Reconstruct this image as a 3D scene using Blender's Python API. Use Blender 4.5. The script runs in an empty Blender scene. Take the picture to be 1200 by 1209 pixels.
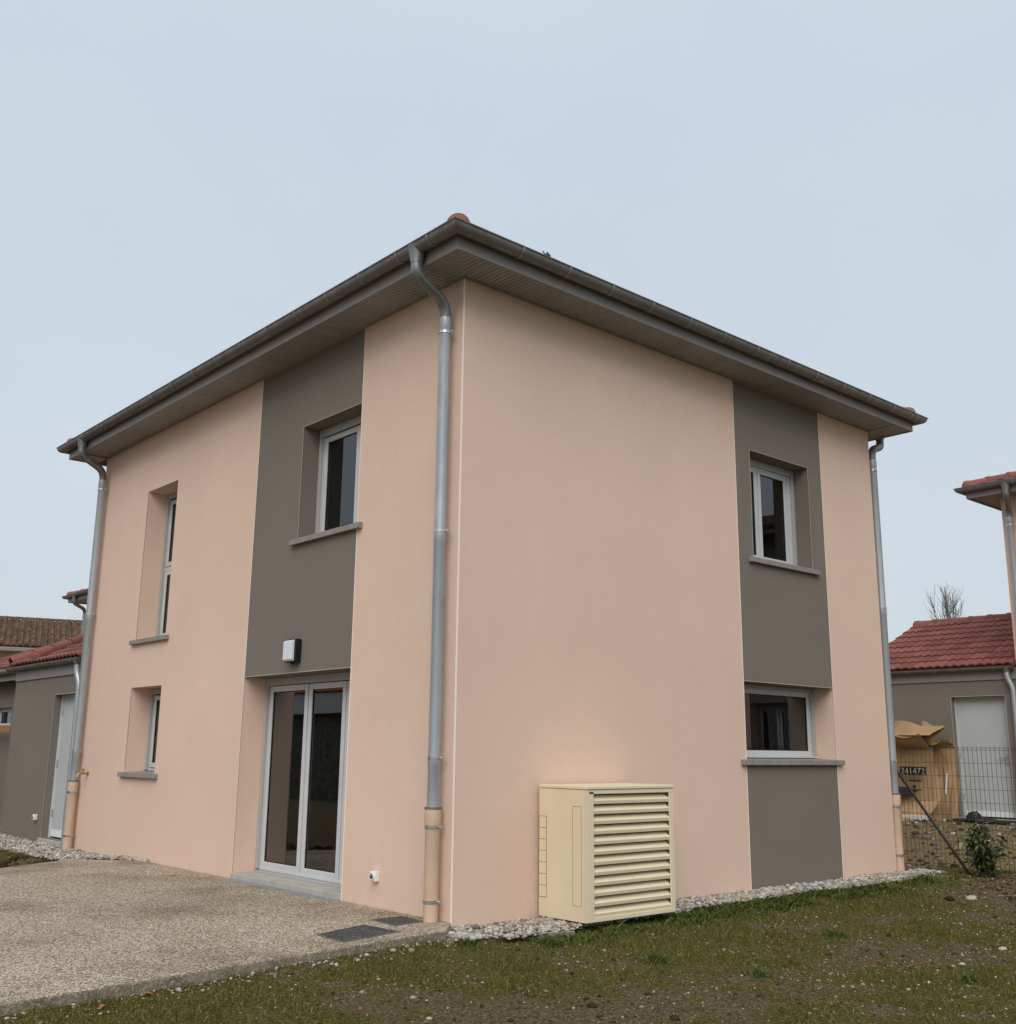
import bpy, bmesh, math, random
import numpy as np
from mathutils import Vector, Matrix
random.seed(7); RNG = np.random.default_rng(7)
S = bpy.context.scene
COL = S.collection

# ------------------------------------------------------------------ camera
cam_d = bpy.data.cameras.new("camera"); cam = bpy.data.objects.new("camera", cam_d); COL.objects.link(cam)
cam.location = (-5.5289, -6.9212, 1.3335)
cam.rotation_euler = tuple(math.radians(a) for a in (102.753, -0.6096, -41.4387))
cam_d.sensor_fit = 'HORIZONTAL'; cam_d.sensor_width = 36.0; cam_d.lens = 1252.07 / 1200 * 36.0
cam_d.clip_start = 0.1; cam_d.clip_end = 3000
S.camera = cam

# ------------------------------------------------------------------ overcast sky
SUN_AZ = math.radians(222)      # compass-style angle in the x/y plane the light comes FROM (0 = +x)
SUN_EL = math.radians(44)
w = bpy.data.worlds.new("World"); S.world = w; w.use_nodes = True
nt = w.node_tree; nt.nodes.clear()
out = nt.nodes.new('ShaderNodeOutputWorld'); bg = nt.nodes.new('ShaderNodeBackground')
sky = nt.nodes.new('ShaderNodeTexSky'); sky.sky_type = 'NISHITA'; sky.sun_disc = False
sky.sun_elevation = SUN_EL; sky.sun_rotation = math.pi / 2 - SUN_AZ
sky.air_density = 1.0; sky.dust_density = 3.0
tc = nt.nodes.new('ShaderNodeTexCoord'); nz = nt.nodes.new('ShaderNodeTexNoise')
nz.inputs['Scale'].default_value = 2.4; nz.inputs['Detail'].default_value = 5
nt.links.new(tc.outputs['Generated'], nz.inputs['Vector'])
# overcast layer: greyer at the horizon, brighter towards the zenith, soft cloud structure
sp = nt.nodes.new('ShaderNodeSeparateXYZ'); nt.links.new(tc.outputs['Generated'], sp.inputs[0])
cz = nt.nodes.new('ShaderNodeValToRGB'); ee = cz.color_ramp.elements; ee.new(0.55)
for k_, (p_, c_) in enumerate(((0.0, (5.6, 6.1, 6.65, 1)), (0.55, (5.36, 6.2, 7.0, 1)), (1.0, (6.5, 7.35, 8.1, 1)))): ee[k_].position = p_; ee[k_].color = c_
nt.links.new(sp.outputs['Z'], cz.inputs['Fac'])
cn = nt.nodes.new('ShaderNodeValToRGB')
cn.color_ramp.elements[0].position = 0.32; cn.color_ramp.elements[0].color = (0.95, 0.955, 0.96, 1)
cn.color_ramp.elements[1].position = 0.70; cn.color_ramp.elements[1].color = (1.035, 1.03, 1.025, 1)
nt.links.new(nz.outputs['Fac'], cn.inputs['Fac'])
cl = nt.nodes.new('ShaderNodeMix'); cl.data_type = 'RGBA'; cl.blend_type = 'MULTIPLY'; cl.inputs['Factor'].default_value = 1.0
nt.links.new(cz.outputs['Color'], cl.inputs['A']); nt.links.new(cn.outputs['Color'], cl.inputs['B'])
mx = nt.nodes.new('ShaderNodeMix'); mx.data_type = 'RGBA'; mx.inputs['Factor'].default_value = 0.94
nt.links.new(sky.outputs['Color'], mx.inputs['A']); nt.links.new(cl.outputs['Result'], mx.inputs['B'])
nt.links.new(mx.outputs['Result'], bg.inputs['Color']); bg.inputs['Strength'].default_value = 0.0855
nt.links.new(bg.outputs['Background'], out.inputs['Surface'])

sl = bpy.data.lights.new("sun", 'SUN'); sl.energy = 1.5; sl.angle = math.radians(48); sl.color = (1.0, 0.96, 0.91)
so = bpy.data.objects.new("sun", sl); COL.objects.link(so)
sd = Vector((math.cos(SUN_EL) * math.cos(SUN_AZ), math.cos(SUN_EL) * math.sin(SUN_AZ), math.sin(SUN_EL)))
so.rotation_euler = (-sd).to_track_quat('-Z', 'Y').to_euler(); so.location = sd * 40

S.view_settings.view_transform = 'Standard'; S.view_settings.look = 'None'
S.view_settings.exposure = 0.45; S.view_settings.gamma = 1.0

# ------------------------------------------------------------------ materials
def srgb(r, g, b):
    f = lambda c: (c / 255 / 12.92) if c / 255 <= 0.04045 else ((c / 255 + 0.055) / 1.055) ** 2.4
    return (f(r), f(g), f(b))
class NT:
    def __init__(s, name):
        s.m = bpy.data.materials.new(name); s.m.use_nodes = True; s.t = s.m.node_tree
        s.b = s.t.nodes['Principled BSDF']; s.co = s.n('ShaderNodeTexCoord').outputs['Object']
    def n(s, ty, **kw):
        x = s.t.nodes.new(ty)
        for k, v in kw.items(): setattr(x, k, v)
        return x
    def l(s, a, b): s.t.links.new(a, b)
    def noise(s, scale, detail=4, rough=0.55, vec=None):
        x = s.n('ShaderNodeTexNoise'); x.inputs['Scale'].default_value = scale
        x.inputs['Detail'].default_value = detail; x.inputs['Roughness'].default_value = rough
        s.l(vec or s.co, x.inputs['Vector']); return x.outputs['Fac']
    def voro(s, scale, feature='F1', vec=None):
        x = s.n('ShaderNodeTexVoronoi'); x.feature = feature; x.inputs['Scale'].default_value = scale
        s.l(vec or s.co, x.inputs['Vector']); return x
    def ramp(s, fac, stops):
        x = s.n('ShaderNodeValToRGB'); e = x.color_ramp.elements
        while len(e) < len(stops): e.new(0.5)
        for k, (p, c) in enumerate(stops):
            e[k].position = p; e[k].color = (*c, 1) if len(c) == 3 else c
        s.l(fac, x.inputs['Fac']); return x.outputs['Color']
    def mix(s, fac, a, b, mode='MIX'):
        x = s.n('ShaderNodeMix', data_type='RGBA', blend_type=mode)
        for k, v in (('Factor', fac), ('A', a), ('B', b)):
            i = x.inputs[k]
            if hasattr(v, 'default_value'): s.l(v, i)
            elif isinstance(v, (int, float)): i.default_value = v
            else: i.default_value = (*v, 1)
        return x.outputs['Result']
    def bump(s, h, strength=0.3, dist=0.01, prev=None):
        x = s.n('ShaderNodeBump'); x.inputs['Strength'].default_value = strength; x.inputs['Distance'].default_value = dist
        s.l(h, x.inputs['Height'])
        if prev: s.l(prev, x.inputs['Normal'])
        return x.outputs['Normal']
    def map(s, sc=(1, 1, 1)):
        x = s.n('ShaderNodeMapping'); x.inputs['Scale'].default_value = sc; s.l(s.co, x.inputs['Vector']); return x.outputs['Vector']
    def set(s, col=None, rough=0.6, metal=0.0, normal=None, spec=0.3):
        if col is not None:
            if hasattr(col, 'default_value'): s.l(col, s.b.inputs['Base Color'])
            else: s.b.inputs['Base Color'].default_value = (*col, 1)
        if hasattr(rough, 'default_value'): s.l(rough, s.b.inputs['Roughness'])
        else: s.b.inputs['Roughness'].default_value = rough
        s.b.inputs['Metallic'].default_value = metal
        s.b.inputs['Specular IOR Level'].default_value = spec
        if normal: s.l(normal, s.b.inputs['Normal'])
        return s.m
    def rand_obj(s): return s.n('ShaderNodeObjectInfo').outputs['Random']
    def rand_island(s): return s.n('ShaderNodeNewGeometry').outputs['Random Per Island']

M = {}
def plaster(name, col, var=0.06):
    t = NT(name)
    big = t.noise(0.7, 5, 0.6); streak = t.noise(16, 5, 0.7)
    c = t.mix(0.5, tuple(x * (1 - var) for x in col), tuple(min(1, x * (1 + var)) for x in col))
    x = t.n('ShaderNodeMix', data_type='RGBA')
    c = t.ramp(big, [(0.3, tuple(v * (1 - var) for v in col)), (0.7, tuple(min(1, v * (1 + var)) for v in col))])
    c = t.mix(0.35, c, t.ramp(streak, [(0.3, tuple(v * (1 - var * 1.3) for v in col)), (0.75, tuple(min(1, v * (1 + var)) for v in col))]))
    fine = t.noise(260, 3, 0.6); gr_ = t.noise(95, 3, 0.75)
    c = t.mix(t.ramp(gr_, [(0.40, (0, 0, 0)), (0.72, (0.5, 0.5, 0.5))]), c, tuple(v * 0.8 for v in col))
    c = t.mix(t.ramp(fine, [(0.35, (0, 0, 0)), (0.75, (0.16, 0.16, 0.16))]), c, tuple(v * 0.72 for v in col))
    n = t.bump(t.noise(120, 4, 0.7), 0.75, 0.006)
    n = t.bump(t.noise(6, 3), 0.12, 0.01, n)
    return t.set(c, 0.92, 0, n, 0.15)
M['peach'] = plaster('peach_render', (0.785, 0.57, 0.45), 0.07)
M['grey'] = plaster('grey_render', (0.214, 0.184, 0.154), 0.08)
M['bead'] = NT('corner_bead_pvc').set((0.92, 0.82, 0.70), 0.6)
M['greybead'] = NT('grey_bead_pvc').set((0.42, 0.38, 0.33), 0.6)

def zinc(name, lo, hi, rough=0.5, metal=0.55):
    t = NT(name)
    a = t.noise(7, 5, 0.65, t.map((1, 1, 0.35))); b = t.noise(60, 3)
    c = t.ramp(a, [(0.3, lo), (0.7, hi)]); c = t.mix(0.25, c, t.ramp(b, [(0.3, lo), (0.7, hi)]))
    return t.set(c, t.ramp(a, [(0.3, (rough + .12,) * 3), (0.7, (rough - .1,) * 3)]), metal, t.bump(b, 0.05, 0.002), 0.5)
M['zinc'] = zinc('zinc_pipe', (0.34, 0.365, 0.385), (0.54, 0.565, 0.58), 0.42, 0.6)
M['gutter'] = zinc('dark_zinc_gutter', (0.13, 0.12, 0.112), (0.22, 0.205, 0.195), 0.5, 0.35)  # darker and browner than the pipe zinc
M['elbow'] = zinc('zinc_elbow', (0.16, 0.155, 0.15), (0.28, 0.275, 0.27), 0.45, 0.5)
M['gutter_strap'] = NT('gutter_strap_zinc').set((0.26, 0.245, 0.235), 0.45, 0.5)
M['steel'] = NT('clamp_steel').set((0.55, 0.55, 0.54), 0.3, 0.9)
M['fascia'] = NT('fascia_pvc').set((0.25, 0.225, 0.212), 0.5)
t = NT('soffit_pvc'); M['soffit'] = t.set(t.ramp(t.rand_obj(), [(0, (0.285, 0.272, 0.268)), (1, (0.33, 0.316, 0.31))]), 0.5)
M['groove'] = NT('soffit_backing').set((0.10, 0.09, 0.085), 0.7)
t = NT('beige_pvc_pipe'); M['dauphin'] = t.set(t.ramp(t.noise(5, 4), [(0.3, (0.60, 0.42, 0.30)), (0.7, (0.67, 0.485, 0.355))]), 0.55)
t = NT('window_pvc'); M['frame'] = t.set(t.ramp(t.noise(3), [(0.3, (0.53, 0.53, 0.525)), (0.7, (0.58, 0.58, 0.575))]), 0.4)
M['shutter'] = NT('shutter_guide').set((0.40, 0.39, 0.375), 0.45)
M['gasket'] = NT('gasket').set((0.015, 0.015, 0.015), 0.7)
t = NT('concrete_sill'); cc = t.ramp(t.noise(14, 5), [(0.3, (0.225, 0.205, 0.185)), (0.7, (0.30, 0.275, 0.25))])
M['sill'] = t.set(cc, 0.85, 0, t.bump(t.noise(150), 0.3, 0.003))
t = NT('pale_concrete'); cc = t.ramp(t.noise(8, 6), [(0.3, (0.36, 0.335, 0.29)), (0.7, (0.47, 0.44, 0.385))])
M['threshold'] = t.set(cc, 0.85, 0, t.bump(t.noise(120), 0.3, 0.003))
M['flashing'] = zinc('grey_flashing', (0.22, 0.25, 0.28), (0.33, 0.36, 0.39), 0.5, 0.3)
t = NT('inside_plaster'); M['inside'] = t.set((0.62, 0.58, 0.53), 0.9)
t = NT('inside_floor'); M['infloor'] = t.set(t.ramp(t.noise(6), [(0.3, (0.42, 0.37, 0.31)), (0.7, (0.50, 0.45, 0.38))]), 0.35)

t = NT('window_glass'); g = t.t; g.nodes.remove(t.b)
fr = t.n('ShaderNodeFresnel'); fr.inputs['IOR'].default_value = 1.78
gl = t.n('ShaderNodeBsdfGlossy'); gl.inputs['Roughness'].default_value = 0.004; gl.inputs['Color'].default_value = (0.9, 0.93, 0.95, 1)
tr = t.n('ShaderNodeBsdfTransparent'); tr.inputs['Color'].default_value = (0.72, 0.75, 0.75, 1)
ms = t.n('ShaderNodeMixShader'); t.l(fr.outputs[0], ms.inputs[0]); t.l(tr.outputs[0], ms.inputs[1]); t.l(gl.outputs[0], ms.inputs[2])
t.l(ms.outputs[0], g.nodes['Material Output'].inputs['Surface']); M['glass'] = t.m
M['doorglass'] = t.m.copy(); M['doorglass'].name = 'reflective_door_glass'; M['doorglass'].node_tree.nodes['Fresnel'].inputs['IOR'].default_value = 2.3  # same glass as the windows, IOR raised to strengthen its reflections

def tile_mat(name, a, b, c, obj=True, moss=None):
    t = NT(name); r = t.rand_obj() if obj else t.rand_island()
    col = t.ramp(r, [(0, a), (0.5, b), (1, c)])
    n = t.noise(9, 5, 0.65)
    col = t.mix(t.ramp(n, [(0.35, (0.0,) * 3), (0.8, (0.45,) * 3)]), col, tuple(v * 0.6 for v in a))
    if moss: col = t.mix(t.ramp(t.noise(2.0, 5, 0.7), [(0.46, (0.0,) * 3), (0.68, (0.6,) * 3)]), col, moss)
    return t.set(col, 0.8, 0, t.bump(t.noise(80), 0.25, 0.004), 0.25)
M['tile'] = tile_mat('red_clay_tile', (0.16, 0.052, 0.042), (0.215, 0.07, 0.055), (0.265, 0.092, 0.072))
M['tilej'] = tile_mat('red_clay_tiles_far', (0.16, 0.052, 0.042), (0.215, 0.07, 0.055), (0.265, 0.092, 0.072), False)
M['cap'] = tile_mat('clay_ridge_cap', (0.20, 0.075, 0.055), (0.25, 0.095, 0.07), (0.28, 0.115, 0.085))
M['browntile'] = tile_mat('old_brown_tiles', (0.075, 0.045, 0.03), (0.135, 0.07, 0.042), (0.21, 0.105, 0.06), False, (0.075, 0.06, 0.03))
M['orangetile'] = tile_mat('orange_tiles', (0.48, 0.12, 0.05), (0.56, 0.16, 0.07), (0.62, 0.20, 0.09), False)
t = NT('yellow_plaster'); M['yellow'] = t.set(t.ramp(t.noise(1.2, 4), [(0.3, (0.42, 0.33, 0.155)), (0.7, (0.50, 0.40, 0.20))]), 0.9)
t = NT('white_door'); M['whitedoor'] = t.set(t.ramp(t.noise(1.1, 3), [(0.3, (0.46, 0.475, 0.47)), (0.7, (0.50, 0.515, 0.51))]), 0.5)
M['white'] = NT('white_plastic').set((0.78, 0.78, 0.77), 0.4)
M['opal'] = NT('opal_diffuser').set((0.66, 0.70, 0.74), 0.35, 0, None, 0.5)
M['black'] = NT('black_plastic').set((0.012, 0.012, 0.013), 0.45)
M['blackmetal'] = NT('black_painted_steel').set((0.016, 0.017, 0.018), 0.5)
t = NT('wire_coating'); M['wire'] = t.set((0.045, 0.05, 0.052), 0.5)
M['brass'] = NT('brass').set((0.50, 0.34, 0.11), 0.35, 0.9)
t = NT('beige_powder_coat')
cc = t.ramp(t.noise(2.0, 3), [(0.3, (0.74, 0.615, 0.425)), (0.7, (0.785, 0.66, 0.465))])
M['hp'] = t.set(cc, 0.42, 0, t.bump(t.noise(400, 2), 0.06, 0.001), 0.4)
M['hpdark'] = NT('louvre_gap_shade').set((0.12, 0.09, 0.055), 0.8)  # dark tone painted in for the shade between the louvres
M['hpgap'] = NT('panel_gap').set((0.10, 0.075, 0.045), 0.8)
M['badge'] = NT('badge').set((0.10, 0.11, 0.13), 0.4, 0.4)

# --- ground materials
t = NT('exposed_aggregate')
v1 = t.voro(80); v2 = t.voro(140)
sep = t.n('ShaderNodeSeparateColor'); t.l(v1.outputs['Color'], sep.inputs[0])
stone = t.ramp(sep.outputs[0], [(0.0, (0.115, 0.085, 0.06)), (0.25, (0.30, 0.225, 0.155)), (0.55, (0.44, 0.36, 0.275)), (0.85, (0.68, 0.61, 0.51)), (1.0, (0.26, 0.235, 0.205))])
dirt = t.ramp(t.noise(0.75, 6, 0.62), [(0.36, (0.72, 0.66, 0.59)), (0.5, (1.08, 1.05, 1.0)), (0.66, (1.24, 1.22, 1.2))])
gapm = t.ramp(v1.outputs['Distance'], [(0.42, (0, 0, 0)), (0.78, (1, 1, 1))])
c = t.mix(gapm, stone, (0.16, 0.125, 0.09)); c = t.mix(1.0, c, dirt, 'MULTIPLY')
n = t.bump(v1.outputs['Distance'], 0.9, -0.006); n = t.bump(t.noise(2.5), 0.2, 0.02, n)
M['aggregate'] = t.set(c, 0.8, 0, n, 0.25)
t = NT('kerb_concrete'); v = t.voro(75); sep = t.n('ShaderNodeSeparateColor'); t.l(v.outputs['Color'], sep.inputs[0])
c = t.ramp(t.noise(5, 6, 0.7), [(0.3, (0.17, 0.135, 0.09)), (0.7, (0.40, 0.33, 0.24))])
c = t.mix(t.ramp(sep.outputs[0], [(0.55, (0,) * 3), (0.95, (0.75,) * 3)]), c, (0.52, 0.44, 0.34))
M['kerb'] = t.set(c, 0.9, 0, t.bump(t.noise(45, 5, 0.75), 1.0, 0.025, t.bump(v.outputs['Distance'], 0.6, -0.006)))
t = NT('dark_chippings'); v = t.voro(70); sep = t.n('ShaderNodeSeparateColor'); t.l(v.outputs['Color'], sep.inputs[0])
c = t.ramp(sep.outputs[0], [(0, (0.025, 0.025, 0.026)), (0.6, (0.06, 0.058, 0.056)), (1, (0.15, 0.14, 0.13))])
M['chippings'] = t.set(c, 0.75, 0, t.bump(v.outputs['Distance'], 0.9, -0.008))

def soil_mat(name, green=True, k=1.0):
    t = NT(name)
    n1 = t.noise(3.2, 6, 0.7); n2 = t.noise(38, 5, 0.75)
    soil = t.ramp(n2, [(0.32, (0.024, 0.016, 0.007)), (0.5, (0.118, 0.084, 0.042)), (0.68, (0.26, 0.195, 0.108))])  # low spots coloured near black to paint in shade in the crevices
    c = soil if k == 1.0 else t.mix(1.0, soil, (k, k * .98, k * .92), 'MULTIPLY')
    if green:
        at = t.n('ShaderNodeAttribute', attribute_name='moss')
        mossc = t.ramp(n2, [(0.32, (0.017, 0.017, 0.003)), (0.5, (0.088, 0.080, 0.013)), (0.68, (0.19, 0.16, 0.038))])  # darkest moss tone likewise paints in crevice shade
        f = t.n('ShaderNodeMath', operation='MULTIPLY_ADD'); t.l(n2, f.inputs[0]); f.inputs[1].default_value = 0.9
        sub = t.n('ShaderNodeMath', operation='ADD'); t.l(at.outputs['Fac'], sub.inputs[0]); sub.inputs[1].default_value = -0.45
        t.l(sub.outputs[0], f.inputs[2])
        c = t.mix(t.ramp(f.outputs[0], [(0.38, (0,) * 3), (0.62, (1,) * 3)]), soil, mossc)
    spk = t.voro(120); s2 = t.n('ShaderNodeSeparateColor'); t.l(spk.outputs['Color'], s2.inputs[0])
    c = t.mix(t.ramp(s2.outputs[0], [(0.90, (0,) * 3), (0.95, (0.7,) * 3)]), c, (0.30, 0.255, 0.18))
    n = t.bump(n2, 0.9, 0.03); n = t.bump(t.noise(160, 3, 0.7), 0.6, 0.008, n)
    return t.set(c, 0.95, 0, n, 0.1)
M['lawn'] = soil_mat('lawn_soil', True); M['soil'] = soil_mat('bare_soil', False); M['tansoil'] = soil_mat('tan_soil', False, 1.7)
t = NT('far_ground'); M['farground'] = t.set(t.ramp(t.noise(0.5, 5), [(0.35, (0.055, 0.06, 0.02)), (0.65, (0.12, 0.095, 0.06))]), 0.95)
def island(name, stops, rough=0.8, spec=0.2, extra=None):
    t = NT(name); c = t.ramp(t.rand_island(), stops)
    if extra: c = t.mix(t.ramp(t.noise(extra[0], 3), [(0.4, (0,) * 3), (0.7, (0.6,) * 3)]), c, extra[1])
    return t.set(c, rough, 0, None, spec)
M['pebble'] = island('river_pebbles', [(0, (0.075, 0.07, 0.065)), (0.2, (0.21, 0.175, 0.14)), (0.45, (0.33, 0.295, 0.25)), (0.7, (0.44, 0.41, 0.365)), (0.9, (0.60, 0.57, 0.53)), (1, (0.24, 0.165, 0.11))], 0.75, 0.25, (60, (0.36, 0.31, 0.25)))
M['smallstone'] = island('lawn_stones', [(0, (0.14, 0.115, 0.08)), (0.5, (0.28, 0.24, 0.175)), (1, (0.48, 0.43, 0.34))], 0.85, 0.15)
M['clod'] = island('soil_clods', [(0, (0.03, 0.021, 0.011)), (0.6, (0.08, 0.057, 0.032)), (1, (0.16, 0.12, 0.072))], 0.95, 0.05)
M['grass'] = island('grass_blades', [(0, (0.038, 0.044, 0.005)), (0.5, (0.092, 0.094, 0.013)), (0.85, (0.16, 0.145, 0.03)), (1, (0.28, 0.21, 0.085))], 0.7, 0.2)
M['weed'] = island('weed_leaves', [(0, (0.030, 0.046, 0.006)), (0.6, (0.068, 0.092, 0.013)), (1, (0.12, 0.138, 0.027))], 0.6, 0.25)
M['leaf'] = island('laurel_leaves', [(0, (0.018, 0.034, 0.008)), (0.5, (0.055, 0.085, 0.02)), (0.8, (0.13, 0.15, 0.045)), (1, (0.26, 0.23, 0.09))], 0.4, 0.4)
M['deadleaf'] = island('fallen_leaves', [(0, (0.25, 0.09, 0.03)), (1, (0.38, 0.18, 0.07))], 0.8, 0.1)
t = NT('bark'); M['bark'] = t.set(t.ramp(t.noise(20, 5), [(0.3, (0.10, 0.085, 0.075)), (0.7, (0.20, 0.18, 0.165))]), 0.9)
t = NT('cardboard'); c = t.ramp(t.noise(1.4, 5, 0.6), [(0.3, (0.29, 0.18, 0.09)), (0.7, (0.44, 0.29, 0.16))])
wv = t.n('ShaderNodeTexWave'); wv.inputs['Scale'].default_value = 30; t.l(t.co, wv.inputs['Vector'])
M['card'] = t.set(c, 0.9, 0, t.bump(wv.outputs['Fac'], 0.08, 0.003), 0.1)
t = NT('old_wood'); M['wood'] = t.set(t.ramp(t.noise(6, 5, 0.6, t.map((6, 1, 6))), [(0.3, (0.22, 0.105, 0.035)), (0.7, (0.36, 0.19, 0.075))]), 0.8)
t = NT('stone_wall'); v = t.voro(3.2); sep = t.n('ShaderNodeSeparateColor'); t.l(v.outputs['Color'], sep.inputs[0])
M['stone'] = t.set(t.ramp(t.noise(5, 6, 0.7), [(0.3, (0.09, 0.08, 0.065)), (0.7, (0.26, 0.235, 0.20))]), 0.95, 0, t.bump(v.outputs['Distance'], 0.8, 0.05))
M['print'] = NT('label_print').set((0.36, 0.31, 0.24), 0.8)
M['foam'] = NT('white_foam').set((0.72, 0.72, 0.72), 0.7)

# ------------------------------------------------------------------ mesh helpers
class MB:
    def __init__(s): s.v = []; s.f = []
    def add(s, vs, fs):
        o = len(s.v); s.v += [tuple(v) for v in vs]; s.f += [tuple(i + o for i in f) for f in fs]; return s
    def box(s, x0, x1, y0, y1, z0, z1):
        if x0 > x1: x0, x1 = x1, x0
        if y0 > y1: y0, y1 = y1, y0
        if z0 > z1: z0, z1 = z1, z0
        return s.add([(x0, y0, z0), (x1, y0, z0), (x1, y1, z0), (x0, y1, z0), (x0, y0, z1), (x1, y0, z1), (x1, y1, z1), (x0, y1, z1)],
                     [(0, 3, 2, 1), (4, 5, 6, 7), (0, 1, 5, 4), (1, 2, 6, 5), (2, 3, 7, 6), (3, 0, 4, 7)])
    def prism(s, poly, a, b, axis):           # poly: 2-D points, extruded along an axis from a to b
        def P(q, h): return {'x': (h, q[0], q[1]), 'y': (q[0], h, q[1]), 'z': (q[0], q[1], h)}[axis]
        n = len(poly); vs = [P(q, a) for q in poly] + [P(q, b) for q in poly]
        fs = [tuple(range(n))[::-1], tuple(range(n, 2 * n))] + [(i, (i + 1) % n, n + (i + 1) % n, n + i) for i in range(n)]
        return s.add(vs, fs)
    def tube(s, pts, rad, n=14, cap=True):
        pts = [Vector(p) for p in pts]; R = rad if isinstance(rad, (list, tuple)) else [rad] * len(pts)
        up = None; rings = []
        for i, p in enumerate(pts):
            d = (pts[min(i + 1, len(pts) - 1)] - pts[max(i - 1, 0)]).normalized()
            if up is None:
                up = d.orthogonal().normalized()
            up = (up - d * up.dot(d)).normalized(); b = d.cross(up)
            rings.append([p + (up * math.cos(a) + b * math.sin(a)) * R[i] for a in [2 * math.pi * k / n for k in range(n)]])
        vs = [q for r in rings for q in r]; fs = []
        for i in range(len(pts) - 1):
            for k in range(n):
                fs.append((i * n + k, i * n + (k + 1) % n, (i + 1) * n + (k + 1) % n, (i + 1) * n + k))
        if cap: fs += [tuple(range(n))[::-1], tuple(range((len(pts) - 1) * n, len(pts) * n))]
        return s.add(vs, fs)
    def mesh(s, name, mat, smooth=False):
        me = bpy.data.meshes.new(name); me.from_pydata(s.v, [], s.f); me.update()
        bm = bmesh.new(); bm.from_mesh(me); bmesh.ops.recalc_face_normals(bm, faces=bm.faces); bm.to_mesh(me); bm.free()
        me.materials.append(M[mat] if isinstance(mat, str) else mat)
        if smooth:
            for p in me.polygons: p.use_smooth = True
            try: me.set_sharp_from_angle(angle=math.radians(40))
            except Exception: pass
        return me
    def build(s, name, mat, parent=None, smooth=False, bevel=0, seg=2, loc=None):
        return link(name, s.mesh(name, mat, smooth), parent, bevel, seg, loc)
def link(name, me, parent=None, bevel=0, seg=2, loc=None):
    o = bpy.data.objects.new(name, me); COL.objects.link(o); o.parent = parent
    if loc: o.location = loc
    if bevel:
        m = o.modifiers.new('bevel', 'BEVEL'); m.width = bevel; m.segments = seg; m.limit_method = 'ANGLE'; m.angle_limit = math.radians(35)
    return o
def tag(o, label, cat, group=None, kind=None):
    o['label'] = label; o['category'] = cat
    if group: o['group'] = group
    if kind: o['kind'] = kind
    return o
def struct(o): o['kind'] = 'structure'; return o
def stuff(o): o['kind'] = 'stuff'; return o
def empty(name, loc=(0, 0, 0), rz=0):
    o = bpy.data.objects.new(name, None); COL.objects.link(o); o.location = loc; o.rotation_euler = (0, 0, rz); o.empty_display_size = 0.2; return o

# 2-D value noise for placement and relief
_PERM = RNG.random((256, 256))
def vnoise(x, y):
    x = np.asarray(x, float); y = np.asarray(y, float)
    xi = np.floor(x).astype(int); yi = np.floor(y).astype(int); fx = x - xi; fy = y - yi
    fx = fx * fx * (3 - 2 * fx); fy = fy * fy * (3 - 2 * fy)
    g = lambda a, b: _PERM[a % 256, b % 256]
    return (g(xi, yi) * (1 - fx) + g(xi + 1, yi) * fx) * (1 - fy) + (g(xi, yi + 1) * (1 - fx) + g(xi + 1, yi + 1) * fx) * fy
def fbm(x, y, o=4):
    s = 0; a = 1; t = 0
    for k in range(o): s = s + a * vnoise(x * 2 ** k + 17 * k, y * 2 ** k + 31 * k); t += a; a *= 0.55
    return s / t

# ------------------------------------------------------------------ the house
L1, L2, T = 8.36, 6.83, 0.30
ZS = 5.50                    # soffit level
OV = 0.40                    # fascia distance from wall
def wall_from_cells(side, us, zs, kind):
    """Two meshes (peach, grey) of a wall with holes. kind(u,z) -> 'p','g' or None (hole). side 'L': plane x=0, u=y ; 'R': plane y=0, u=x"""
    res = {'p': MB(), 'g': MB()}
    def P(u, d, z): return (d, u, z) if side == 'L' else (u, d, z)
    nu, nz = len(us) - 1, len(zs) - 1
    K = [[kind((us[i] + us[i + 1]) / 2, (zs[j] + zs[j + 1]) / 2) for j in range(nz)] for i in range(nu)]
    for i in range(nu):
        for j in range(nz):
            k = K[i][j]
            if k is None: continue
            u0, u1, z0, z1 = us[i], us[i + 1], zs[j], zs[j + 1]; mb = res[k]
            mb.add([P(u0, 0, z0), P(u1, 0, z0), P(u1, 0, z1), P(u0, 0, z1)], [(0, 1, 2, 3)])
            mb.add([P(u0, T, z0), P(u1, T, z0), P(u1, T, z1), P(u0, T, z1)], [(0, 1, 2, 3)])
            for (di, dj, a, b) in ((-1, 0, (u0, z0), (u0, z1)), (1, 0, (u1, z0), (u1, z1)), (0, -1, (u0, z0), (u1, z0)), (0, 1, (u0, z1), (u1, z1))):
                ii, jj = i + di, j + dj
                hole = not (0 <= ii < nu and 0 <= jj < nz) or K[ii][jj] is None
                if hole: mb.add([P(a[0], 0, a[1]), P(b[0], 0, b[1]), P(b[0], T, b[1]), P(a[0], T, a[1])], [(0, 1, 2, 3)])
    return res

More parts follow.
